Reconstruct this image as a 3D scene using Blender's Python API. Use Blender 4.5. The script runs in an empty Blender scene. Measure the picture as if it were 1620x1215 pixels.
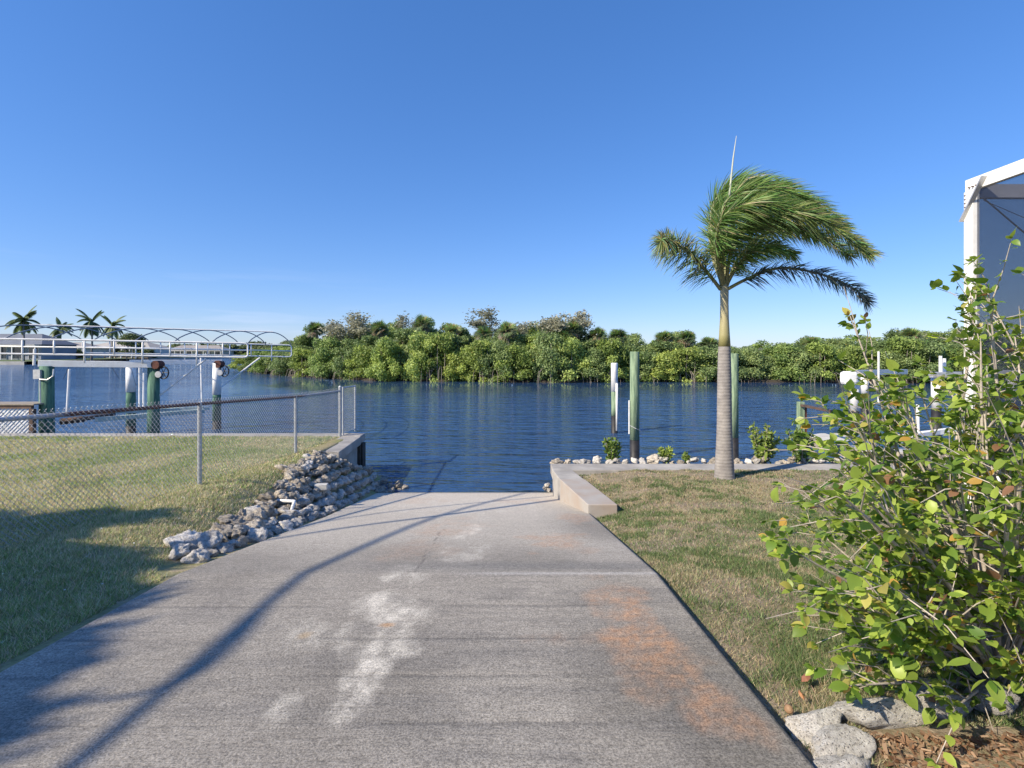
import bpy, math, random
import numpy as np
from mathutils import Vector, noise as mnoise
random.seed(7); rng = np.random.default_rng(7)
R = math.radians
scene = bpy.context.scene
COL = scene.collection
HC = 2.9; FPX = 800.0; CX = 810.0; HY = 558.0
def P(px, py, D): return Vector(((px-CX)/FPX*D, D, HC-(py-HY)/FPX*D))
def lerp(a, b, t): return a+(b-a)*t
# ------------------------------------------------------------------ builders
class MB:
    def __init__(s): s.v=[]; s.f=[]; s.m=[]; s.c=[]; s.cur=0; s.col=None
    def add(s, vs, fs, m=None, col=None):
        o=len(s.v); s.v.extend([tuple(v) for v in vs]); s.f.extend([tuple(i+o for i in f) for f in fs])
        s.m.extend([s.cur if m is None else m]*len(fs))
        s.c.extend([col or s.col or (1,1,1,1)]*len(vs))
    def box(s, lo, hi, m=None, bev=0.0):
        x0,y0,z0=lo; x1,y1,z1=hi
        s.obox(Vector(((x0+x1)/2,(y0+y1)/2,(z0+z1)/2)), Vector((1,0,0)), Vector((0,1,0)), Vector((0,0,1)), (x1-x0)/2,(y1-y0)/2,(z1-z0)/2, m)
    def obox(s, c, ax, ay, az, hx, hy, hz, m=None):
        vs=[c+ax*(hx*i)+ay*(hy*j)+az*(hz*k) for k in (-1,1) for j in (-1,1) for i in (-1,1)]
        s.add(vs, [(0,2,3,1),(4,5,7,6),(0,1,5,4),(2,6,7,3),(0,4,6,2),(1,3,7,5)], m)
    def beam(s, a, b, w, h, up=Vector((0,0,1)), m=None):
        a=Vector(a); b=Vector(b); d=(b-a); L=d.length; d.normalize()
        sx=d.cross(up); 
        if sx.length<1e-4: sx=d.cross(Vector((0,1,0)))
        sx.normalize(); u=sx.cross(d)
        s.obox((a+b)/2, d, sx, u, L/2, w/2, h/2, m)
    def tube(s, pts, rad, n=8, m=None, cap=True, col=None):
        pts=[Vector(p) for p in pts]; k=len(pts)
        if not hasattr(rad,'__len__'): rad=[rad]*k
        vs=[]; fs=[]; ref=None
        for i,p in enumerate(pts):
            t=(pts[min(i+1,k-1)]-pts[max(i-1,0)]).normalized()
            if ref is None:
                ref=t.cross(Vector((0.0,0.0,1.0)) if abs(t.z)<.9 else Vector((1.0,0.0,0.0))).normalized()
            a=(ref-t*ref.dot(t)).normalized(); b=t.cross(a); ref=a
            for j in range(n):
                th=2*math.pi*j/n
                vs.append(p+(a*math.cos(th)+b*math.sin(th))*rad[i])
        for i in range(k-1):
            for j in range(n):
                fs.append((i*n+j, i*n+(j+1)%n, (i+1)*n+(j+1)%n, (i+1)*n+j))
        if cap:
            fs.append(tuple(range(n-1,-1,-1))); fs.append(tuple((k-1)*n+j for j in range(n)))
        s.add(vs, fs, m, col)
    def lathe(s, c, prof, n=20, m=None):
        vs=[]; fs=[]
        for (r,z) in prof:
            for j in range(n):
                th=2*math.pi*j/n; vs.append((c[0]+r*math.cos(th), c[1]+r*math.sin(th), c[2]+z))
        k=len(prof)
        for i in range(k-1):
            for j in range(n): fs.append((i*n+j,i*n+(j+1)%n,(i+1)*n+(j+1)%n,(i+1)*n+j))
        fs.append(tuple(range(n-1,-1,-1))); fs.append(tuple((k-1)*n+j for j in range(n)))
        s.add(vs,fs,m)
    def prism(s, poly, z0, z1, m=None):       # poly ccw, z1 may be list
        n=len(poly); 
        zt=z1 if hasattr(z1,'__len__') else [z1]*n
        vs=[(p[0],p[1],z0) for p in poly]+[(p[0],p[1],zt[i]) for i,p in enumerate(poly)]
        fs=[tuple(range(n-1,-1,-1)), tuple(range(n,2*n))]+[(i,(i+1)%n,n+(i+1)%n,n+i) for i in range(n)]
        s.add(vs,fs,m)
    def build(s, name, mats, parent=None, smooth=False, bevel=0):
        me=bpy.data.meshes.new(name); me.from_pydata(s.v,[],s.f); 
        if not isinstance(mats,(list,tuple)): mats=[mats]
        for m in mats: me.materials.append(m)
        me.polygons.foreach_set('material_index', s.m)
        if s.col is not None or any(c!=(1,1,1,1) for c in s.c[:1]+s.c[-1:]):
            ca=me.color_attributes.new(name='Col',type='FLOAT_COLOR',domain='POINT')
            ca.data.foreach_set('color', np.array(s.c,dtype=np.float32).ravel())
        if smooth: me.polygons.foreach_set('use_smooth',[True]*len(s.f))
        me.update()
        return link(name, me, parent, bevel)
def link(name, me, parent=None, bevel=0):
    o=bpy.data.objects.new(name, me); COL.objects.link(o)
    if parent is not None: o.parent=parent
    if bevel:
        b=o.modifiers.new('bevel','BEVEL'); b.width=bevel; b.segments=2; b.limit_method='ANGLE'; b.angle_limit=R(40)
    return o
def npmesh(name, V, F, mats, parent=None, col=None, mi=None, smooth=False):
    """V (n,3), F list of arrays with a fixed corner count"""
    me=bpy.data.meshes.new(name); V=np.asarray(V,dtype=np.float32)
    if not isinstance(F,list): F=[F]
    me.vertices.add(len(V)); me.vertices.foreach_set('co',V.ravel())
    idx=np.concatenate([f.ravel() for f in F]).astype(np.int32)
    tot=np.concatenate([np.full(len(f),f.shape[1]) for f in F]).astype(np.int32)
    st=np.concatenate([[0],np.cumsum(tot)[:-1]]).astype(np.int32)
    me.loops.add(len(idx)); me.loops.foreach_set('vertex_index',idx)
    me.polygons.add(len(tot)); me.polygons.foreach_set('loop_start',st)
    if mi is not None: me.polygons.foreach_set('material_index',np.asarray(mi,dtype=np.int32))
    if smooth: me.polygons.foreach_set('use_smooth',np.ones(len(tot),dtype=bool))
    if not isinstance(mats,(list,tuple)): mats=[mats]
    for m in mats: me.materials.append(m)
    if col is not None:
        ca=me.color_attributes.new(name='Col',type='FLOAT_COLOR',domain='POINT')
        c=np.ones((len(V),4),dtype=np.float32); c[:,:3]=col; ca.data.foreach_set('color',c.ravel())
    me.update(calc_edges=True); me.validate()
    return link(name, me, parent)
def tag(o, label=None, cat=None, group=None, kind=None):
    if label: o['label']=label
    if cat: o['category']=cat
    if group: o['group']=group
    if kind: o['kind']=kind
    return o
def empty(name, loc, label, cat, group=None, rz=0):
    o=bpy.data.objects.new(name,None); COL.objects.link(o); o.location=loc; o.rotation_euler=(0,0,rz)
    return tag(o,label,cat,group)
def dup(root, loc, rz=0, sc=1, label=None, group=None):
    r=root.copy(); COL.objects.link(r); r.location=loc; r.rotation_euler=(0,0,rz)
    r.scale=sc if hasattr(sc,'__len__') else (sc,sc,sc)
    if label: r['label']=label
    if group: r['group']=group
    for ch in list(root.children):
        c=ch.copy(); COL.objects.link(c); c.parent=r
        for g in ch.children:
            d=g.copy(); COL.objects.link(d); d.parent=c
    return r
# numpy value noise
_T=np.random.default_rng(3).random((256,256))
def vnoise(x,y):
    xi=np.floor(x).astype(int); yi=np.floor(y).astype(int); fx=x-xi; fy=y-yi
    fx=fx*fx*(3-2*fx); fy=fy*fy*(3-2*fy)
    a=_T[xi%256,yi%256]; b=_T[(xi+1)%256,yi%256]; c=_T[xi%256,(yi+1)%256]; d=_T[(xi+1)%256,(yi+1)%256]
    return (a*(1-fx)+b*fx)*(1-fy)+(c*(1-fx)+d*fx)*fy
def fbm(x,y,o=4):
    s=0;a=.5;t=0
    for i in range(o): s=s+a*vnoise(x*2**i+17*i,y*2**i+31*i); t+=a; a*=.5
    return s/t
def sstep(a,b,x):
    t=np.clip((x-a)/(b-a),0,1); return t*t*(3-2*t)
# ------------------------------------------------------------------ materials
def newmat(name):
    m=bpy.data.materials.new(name); m.use_nodes=True; nt=m.node_tree
    for n in list(nt.nodes): nt.nodes.remove(n)
    out=nt.nodes.new('ShaderNodeOutputMaterial'); b=nt.nodes.new('ShaderNodeBsdfPrincipled')
    nt.links.new(b.outputs[0],out.inputs['Surface'])
    return m,nt,b,out
def N(nt,t,**k):
    n=nt.nodes.new(t)
    for a,v in k.items():
        if a.startswith('i_'):
            key=a[2:].replace('_',' '); n.inputs[key].default_value=v
        else: setattr(n,a,v)
    return n
def ramp(nt, src, stops):
    r=nt.nodes.new('ShaderNodeValToRGB'); e=r.color_ramp.elements
    while len(e)<len(stops): e.new(.5)
    for i,(p,c) in enumerate(stops): e[i].position=p; e[i].color=c if len(c)==4 else (*c,1)
    nt.links.new(src,r.inputs[0]); return r
def coord(nt): return nt.nodes.new('ShaderNodeTexCoord').outputs['Object']
def noisetex(nt, vec, scale, detail=4, rough=.6, stretch=None):
    if stretch:
        mp=nt.nodes.new('ShaderNodeMapping'); mp.inputs['Scale'].default_value=stretch
        nt.links.new(vec,mp.inputs[0]); vec=mp.outputs[0]
    n=nt.nodes.new('ShaderNodeTexNoise'); n.inputs['Scale'].default_value=scale; n.inputs['Detail'].default_value=detail; n.inputs['Roughness'].default_value=rough
    nt.links.new(vec,n.inputs['Vector']); return n.outputs[0]
def mixc(nt,fac,a,b,mode='MIX'):
    m=nt.nodes.new('ShaderNodeMix'); m.data_type='RGBA'; m.blend_type=mode
    def s(i,v):
        if isinstance(v,bpy.types.NodeSocket): nt.links.new(v,m.inputs[i])
        elif isinstance(v,(int,float)): m.inputs[i].default_value=v
        else: m.inputs[i].default_value=(*v,1) if len(v)==3 else v
    s(0,fac); s(6,a); s(7,b); return m.outputs[2]
def bump(nt,b,h,strength=.5,dist=.01):
    n=nt.nodes.new('ShaderNodeBump'); n.inputs['Strength'].default_value=strength; n.inputs['Distance'].default_value=dist
    nt.links.new(h,n.inputs['Height']); nt.links.new(n.outputs[0],b.inputs['Normal']); return n
def simple(name, c1, c2=None, scale=8, rough=.7, metal=0, bs=.3, bd=.005, stretch=None, detail=5, lo=.35, hi=.65, spec=.4):
    m,nt,b,out=newmat(name); c2=c2 or tuple(x*.75 for x in c1)
    v=coord(nt); n=noisetex(nt,v,scale,detail,.65,stretch)
    r=ramp(nt,n,[(lo,c2),(hi,c1)]); nt.links.new(r.outputs[0],b.inputs['Base Color'])
    b.inputs['Roughness'].default_value=rough; b.inputs['Metallic'].default_value=metal; b.inputs['Specular IOR Level'].default_value=spec
    n2=noisetex(nt,v,scale*6,3,.6,stretch); bump(nt,b,n2,bs,bd)
    return m
def leafmat(name, trans=.3, rough=.5, randv=.25, hue=.03, tcol=1.3, spec=.35, tint=(1,1,1)):
    m,nt,b,out=newmat(name)
    a=N(nt,'ShaderNodeAttribute',attribute_name='Col')
    oi=nt.nodes.new('ShaderNodeObjectInfo')
    hsv=nt.nodes.new('ShaderNodeHueSaturation')
    mr=N(nt,'ShaderNodeMapRange'); mr.inputs['To Min'].default_value=1-randv; mr.inputs['To Max'].default_value=1+randv
    nt.links.new(oi.outputs['Random'],mr.inputs[0]); nt.links.new(mr.outputs[0],hsv.inputs['Value'])
    m2=N(nt,'ShaderNodeMath',operation='MULTIPLY_ADD'); nt.links.new(oi.outputs['Random'],m2.inputs[0]); m2.inputs[1].default_value=-hue*2; m2.inputs[2].default_value=.5+hue
    nt.links.new(m2.outputs[0],hsv.inputs['Hue'])
    nt.links.new(a.outputs['Color'],hsv.inputs['Color'])
    nt.links.new(hsv.outputs[0],b.inputs['Base Color']); b.inputs['Roughness'].default_value=rough; b.inputs['Specular IOR Level'].default_value=spec
    tr=nt.nodes.new('ShaderNodeBsdfTranslucent'); g=nt.nodes.new('ShaderNodeHueSaturation'); g.inputs['Value'].default_value=tcol; g.inputs['Saturation'].default_value=1.1
    nt.links.new(hsv.outputs[0],g.inputs['Color']); nt.links.new(g.outputs[0],tr.inputs[0])
    mx=nt.nodes.new('ShaderNodeMixShader'); mx.inputs[0].default_value=trans
    nt.links.new(b.outputs[0],mx.inputs[1]); nt.links.new(tr.outputs[0],mx.inputs[2]); nt.links.new(mx.outputs[0],out.inputs['Surface'])
    return m
M={}
M['white']=simple('white_paint',(.86,.86,.84),(.74,.73,.70),6,.45)
M['alu']=simple('aluminium',(.62,.62,.62),(.45,.45,.45),9,.4,.5)
M['galv']=simple('galvanised_steel',(.52,.54,.56),(.36,.38,.40),14,.5,.35)
M['greyhoop']=simple('grey_hoop',(.26,.29,.33),(.18,.2,.23),8,.5,.2)
M['green_wood']=simple('green_piling_wood',(.27,.36,.23),(.13,.20,.13),3,.85,stretch=(6,6,.5),bs=.6,bd=.01,lo=.42,hi=.58)
M['dkgreen_wood']=simple('dark_green_piling_wood',(.11,.22,.15),(.04,.11,.08),3,.8,stretch=(6,6,.6),bs=.6,bd=.01,lo=.42,hi=.58)
M['black_wrap']=simple('black_piling_wrap',(.03,.03,.033),(.012,.012,.014),5,.55)
M['dead_wood']=simple('weathered_wood',(.36,.32,.27),(.2,.17,.14),4,.85,stretch=(8,1,8),bs=.5)
M['brown_wood']=simple('brown_wood',(.16,.10,.07),(.07,.05,.04),4,.85)
M['rust']=simple('rusty_steel',(.15,.06,.04),(.05,.02,.018),20,.85)
M['cream_fibre']=simple('cream_boards',(.62,.60,.54),(.48,.46,.41),3,.7)
M['concrete']=simple('seawall_concrete',(.42,.40,.365),(.27,.255,.235),2.2,.9,bs=.5,bd=.006)
M['trunk_grey']=simple('bark_grey',(.30,.27,.23),(.16,.14,.12),6,.9,stretch=(4,4,.7),bs=.7,bd=.02)
M['bark']=simple('bark_brown',(.22,.17,.13),(.1,.08,.065),8,.9,bs=.7,bd=.01)
M['twig']=simple('twig_bark',(.54,.48,.41),(.33,.285,.24),30,.85,bs=.5,bd=.002)
M['black']=simple('black_plastic',(.02,.02,.02),(.01,.01,.01),8,.5)
M['leaf']=leafmat('foliage')
M['leaf_far']=leafmat('distant_foliage',trans=.3,randv=.2,hue=.012)
M['hibleaf']=leafmat('broad_leaf',trans=.38,rough=.42,randv=0,hue=0,tcol=1.5,spec=.4)
M['frond']=leafmat('palm_leaflets',trans=.22,rough=.45,randv=.08,hue=.01)
M['blade']=leafmat('grass_blade',trans=.25,rough=.7,randv=0,hue=0,spec=.15)
M['glass']=simple('window_glass',(.03,.045,.06),(.02,.03,.04),3,.08,spec=.8)
M['rock_pale']=None
def rockmat(name,c1,c2,c3):
    m,nt,b,out=newmat(name); v=coord(nt)
    n=noisetex(nt,v,3.2,6,.7); vo=nt.nodes.new('ShaderNodeTexVoronoi'); vo.inputs['Scale'].default_value=9; nt.links.new(v,vo.inputs['Vector'])
    r=ramp(nt,n,[(.3,c3),(.48,c2),(.68,c1)])
    pit=ramp(nt,vo.outputs['Distance'],[(.10,(.25,.22,.2)),(.34,(1,1,1))])
    c=mixc(nt,.75,r.outputs[0],pit.outputs[0],'MULTIPLY')
    oi=nt.nodes.new('ShaderNodeObjectInfo'); h=nt.nodes.new('ShaderNodeHueSaturation')
    mr=N(nt,'ShaderNodeMapRange'); mr.inputs['To Min'].default_value=.75; mr.inputs['To Max'].default_value=1.4; nt.links.new(oi.outputs['Random'],mr.inputs[0])
    nt.links.new(mr.outputs[0],h.inputs['Value']); nt.links.new(c,h.inputs['Color']); nt.links.new(h.outputs[0],b.inputs['Base Color'])
    b.inputs['Roughness'].default_value=.95; b.inputs['Specular IOR Level'].default_value=.15
    n2=noisetex(nt,v,16,6,.75); mx=N(nt,'ShaderNodeMath',operation='MULTIPLY'); nt.links.new(n2,mx.inputs[0]); nt.links.new(pit.outputs[0],mx.inputs[1])
    bump(nt,b,mx.outputs[0],.9,.03); return m
M['rock_brown']=rockmat('coral_rock',(.64,.58,.49),(.46,.41,.34),(.20,.175,.14))
M['rock_pale']=rockmat('pale_limestone',(.78,.75,.69),(.60,.57,.52),(.34,.31,.27))
# ------------------------------------------------------------------ heights
def slabz(D):
    D=np.asarray(D,float)
    return np.where(D<=3.9, 1.2+.083*(3.9-D), 1.2-.1818*(D-3.9)-.03*np.exp(-((D-3.9)/.5)**2)*0)
def lawnL(D): return np.interp(D,[-30,0,2,4.1,6.9,9.7,12,14],[1.75,1.42,1.36,1.25,1.11,.96,.9,.9])
def zL(x,D):
    t=sstep(-2.68,-3.85,x) if False else np.clip((-2.68-np.asarray(x,float))/(1.17),0,1)
    t=t*t*(3-2*t)
    z=lerp(np.maximum(slabz(D)-.03,-.6), lawnL(D), t)
    cut=np.interp(D,[9.3,10.15,11,12,12.5],[1.1,.60,.36,-.05,-.3]); k=sstep(-3.80,-3.60,x)*sstep(9.3,10.1,D)
    return lerp(z,np.minimum(z,cut),k)
def zR(x,D):
    base=np.interp(D,[-30,0,2,4,5.5,7.3,9,10.4],[1.7,1.38,1.29,1.13,.93,.73,.655,.58])
    t=np.clip((np.asarray(x,float)-1.15)/1.2,0,1)
    return lerp(np.minimum(base,np.maximum(slabz(D)-.07,.5)), base+.0, t)
# ------------------------------------------------------------------ world, sun, camera
EL=R(36); SX,SY=-.85,-.527
sunv=Vector((SX*math.cos(EL),SY*math.cos(EL),math.sin(EL))).normalized()
w=bpy.data.worlds.new('World'); scene.world=w; w.use_nodes=True; nt=w.node_tree
bg=nt.nodes['Background']; sky=nt.nodes.new('ShaderNodeTexSky'); sky.sky_type='NISHITA'; sky.sun_disc=False
sky.sun_elevation=EL; sky.sun_rotation=math.atan2(SX,SY); sky.air_density=1.0; sky.dust_density=.25; sky.ozone_density=2.6; sky.altitude=0
hs=nt.nodes.new('ShaderNodeHueSaturation'); hs.inputs['Saturation'].default_value=1.25; hs.inputs['Value'].default_value=1.0
tint=mixc(nt,1.0,sky.outputs[0],(.27*.80,.27*.90,.27*1.10),'MULTIPLY')
gm=nt.nodes.new('ShaderNodeGamma'); gm.inputs['Gamma'].default_value=.66; nt.links.new(tint,gm.inputs[0])
tn2=mixc(nt,1.0,gm.outputs[0],(2.42,2.55,3.02),'MULTIPLY'); nt.links.new(tn2,hs.inputs['Color'])
# a few thin low cloud streaks
tc=nt.nodes.new('ShaderNodeTexCoord'); mp=nt.nodes.new('ShaderNodeMapping'); mp.inputs['Scale'].default_value=(2.2,2.2,26); mp.inputs['Location'].default_value=(.7,0,.2)
nt.links.new(tc.outputs['Generated'],mp.inputs[0]); cn=nt.nodes.new('ShaderNodeTexNoise'); cn.inputs['Scale'].default_value=1.6; cn.inputs['Detail'].default_value=5
nt.links.new(mp.outputs[0],cn.inputs['Vector']); cr=ramp(nt,cn.outputs[0],[(.56,(0,0,0)),(.72,(1,1,1))])
sp=nt.nodes.new('ShaderNodeSeparateXYZ'); nt.links.new(tc.outputs['Generated'],sp.inputs[0])
zr=ramp(nt,sp.outputs['Z'],[(.01,(1,1,1)),(.16,(0,0,0))])
xr=ramp(nt,sp.outputs['X'],[(.0,(1,1,1)),(.01,(0,0,0))]); xm=N(nt,'ShaderNodeMapRange'); xm.inputs['From Min'].default_value=-.1; xm.inputs['From Max'].default_value=-.55
nt.links.new(sp.outputs['X'],xm.inputs[0])
mm=N(nt,'ShaderNodeMath',operation='MULTIPLY'); nt.links.new(cr.outputs[0],mm.inputs[0]); nt.links.new(zr.outputs[0],mm.inputs[1])
m3=N(nt,'ShaderNodeMath',operation='MULTIPLY'); nt.links.new(mm.outputs[0],m3.inputs[0]); nt.links.new(xm.outputs[0],m3.inputs[1])
m4=N(nt,'ShaderNodeMath',operation='MULTIPLY'); nt.links.new(m3.outputs[0],m4.inputs[0]); m4.inputs[1].default_value=.45
nt.links.new(mixc(nt,m4.outputs[0],hs.outputs[0],(3.6,4.0,5.2)),bg.inputs[0]); bg.inputs[1].default_value=.15
sd=bpy.data.lights.new('sun','SUN'); sd.energy=4.8; sd.angle=R(.55); sd.color=(1,.88,.70)
so=bpy.data.objects.new('sun',sd); COL.objects.link(so); so.rotation_euler=sunv.to_track_quat('Z','Y').to_euler(); so.location=(-20,-10,20)
cd=bpy.data.cameras.new('camera'); co=bpy.data.objects.new('camera',cd); COL.objects.link(co); scene.camera=co
co.location=(0,0,HC); co.rotation_euler=(R(90),0,0); cd.sensor_width=36; cd.lens=36*FPX/1620; cd.shift_y=-49.5/1620; cd.clip_start=.05; cd.clip_end=6000
scene.view_settings.view_transform='Standard'; scene.view_settings.look='None'; scene.view_settings.exposure=.62; scene.view_settings.gamma=1
scene.cycles.max_bounces=6; scene.cycles.transparent_max_bounces=16
# ------------------------------------------------------------------ water + ground sheet
def water():
    m,nt,b,out=newmat('canal_water'); v=coord(nt)
    mp=nt.nodes.new('ShaderNodeMapping'); mp.inputs['Scale'].default_value=(.42,1.3,1); mp.inputs['Rotation'].default_value=(0,0,R(10)); nt.links.new(v,mp.inputs[0])
    a=noisetex(nt,mp.outputs[0],1.25,2,.5); c=noisetex(nt,mp.outputs[0],5,3,.55); big=noisetex(nt,v,.11,3,.5)
    s=N(nt,'ShaderNodeMath',operation='MULTIPLY_ADD'); nt.links.new(c,s.inputs[0]); s.inputs[1].default_value=.26; nt.links.new(a,s.inputs[2])
    # calm and ruffled patches
    cr=ramp(nt,big,[(.38,(.45,.45,.45)),(.62,(1,1,1))])
    bn=nt.nodes.new('ShaderNodeBump'); bn.inputs['Distance'].default_value=.45
    sq=N(nt,'ShaderNodeSeparateXYZ'); nt.links.new(v,sq.inputs[0])
    my=N(nt,'ShaderNodeMapRange'); my.inputs['From Min'].default_value=20; my.inputs['From Max'].default_value=44; nt.links.new(sq.outputs['Y'],my.inputs[0])
    mx_=N(nt,'ShaderNodeMapRange'); mx_.inputs['From Min'].default_value=-34; mx_.inputs['From Max'].default_value=-20; nt.links.new(sq.outputs['X'],mx_.inputs[0])
    lee=N(nt,'ShaderNodeMath',operation='MULTIPLY'); nt.links.new(my.outputs[0],lee.inputs[0]); nt.links.new(mx_.outputs[0],lee.inputs[1])
    lm=N(nt,'ShaderNodeMapRange'); lm.inputs['To Min'].default_value=.8; lm.inputs['To Max'].default_value=.012; nt.links.new(lee.outputs[0],lm.inputs[0])
    ml=N(nt,'ShaderNodeMath',operation='MULTIPLY'); nt.links.new(cr.outputs[0],ml.inputs[0]); nt.links.new(lm.outputs[0],ml.inputs[1])
    nt.links.new(ml.outputs[0],bn.inputs['Strength']); nt.links.new(s.outputs[0],bn.inputs['Height']); nt.links.new(bn.outputs[0],b.inputs['Normal'])
    b.inputs['Base Color'].default_value=(.028,.068,.155,1); b.inputs['Roughness'].default_value=.06; b.inputs['IOR'].default_value=1.33
    mb=MB(); xs=[-3000,-300,-60,60,300,3000]; ys=[6.0,12,60,300,3500]
    mb.add([(x,y,0) for y in ys for x in xs],[(j*6+i,j*6+i+1,(j+1)*6+i+1,(j+1)*6+i) for j in range(4) for i in range(5)])
    tag(mb.build('water',m),kind='structure')
    mb=MB(); mb.add([(-3500,-400,-1.6),(3500,-400,-1.6),(3500,4000,-1.6),(-3500,4000,-1.6)],[(0,1,2,3)])
    tag(mb.build('canal_bed',simple('mud',(.09,.08,.06),(.05,.045,.035),1,.95)),kind='structure')
water()
def dirtmat(name,ca,cb,cc):
    m,nt,b,out=newmat(name); v=coord(nt)
    n=noisetex(nt,v,1.1,5,.65); n2=noisetex(nt,v,38,4,.7); n3=noisetex(nt,v,6,4,.65)
    c=mixc(nt,ramp(nt,n,[(.4,(0,0,0)),(.6,(1,1,1))]).outputs[0],ca,cb)
    c=mixc(nt,ramp(nt,n3,[(.5,(0,0,0)),(.65,(1,1,1))]).outputs[0],c,cc)
    c=mixc(nt,.55,c,ramp(nt,n2,[(.3,(.35,.33,.3)),(.7,(1.25,1.2,1.15))]).outputs[0],'MULTIPLY')
    nt.links.new(c,b.inputs['Base Color']); b.inputs['Roughness'].default_value=1; b.inputs['Specular IOR Level'].default_value=.1
    bump(nt,b,n2,.8,.02); return m
def grid(name,xs,ys,zf,mat):
    X,Y=np.meshgrid(xs,ys); Z=zf(X,Y); V=np.stack([X,Y,Z],-1).reshape(-1,3); nx=len(xs); ny=len(ys)
    i=np.arange(nx-1); j=np.arange(ny-1); I,J=np.meshgrid(i,j); a=(J*nx+I).ravel()
    F=np.stack([a,a+1,a+nx+1,a+nx],-1)
    return npmesh(name,V,F,mat,smooth=True)
MD_L=dirtmat('lawn_soil_left',(.40,.35,.21),(.32,.32,.15),(.42,.35,.24))
MD_R=dirtmat('lawn_soil_right',(.32,.26,.19),(.25,.22,.14),(.36,.30,.235))
def rough(X,Y): return (fbm(X*2.1,Y*2.1,4)-.5)*.05+(fbm(X*9,Y*9,3)-.5)*.018
xsL=np.concatenate([np.linspace(-60,-14,14)[:-1],np.linspace(-14,-2.48,150)])
ysL=np.concatenate([np.linspace(-40,0,10)[:-1],np.linspace(0,12.1,160)])
tag(grid('lawn_left',xsL,ysL,lambda X,Y: zL(X,Y)+rough(X,Y)*np.clip(-2.6-X,0,.6),MD_L),kind='structure')
xsR=np.concatenate([np.linspace(1.14,10,130),np.linspace(10,60,14)[1:]])
ysR=np.concatenate([np.linspace(-40,0,10)[:-1],np.linspace(0,9.9,140)])
def zRr(X,Y):
    z=zR(X,Y)+rough(X,Y)*np.clip((X-1.1)*1.3,0,1)
    inside=(X<1.52+(9.84-np.clip(Y,7.25,9.84))/2.54*0)&(Y>7.25)
    return np.where(inside, z-.12, z)
tag(grid('lawn_right',xsR,ysR,zRr,MD_R),kind='structure')
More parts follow.
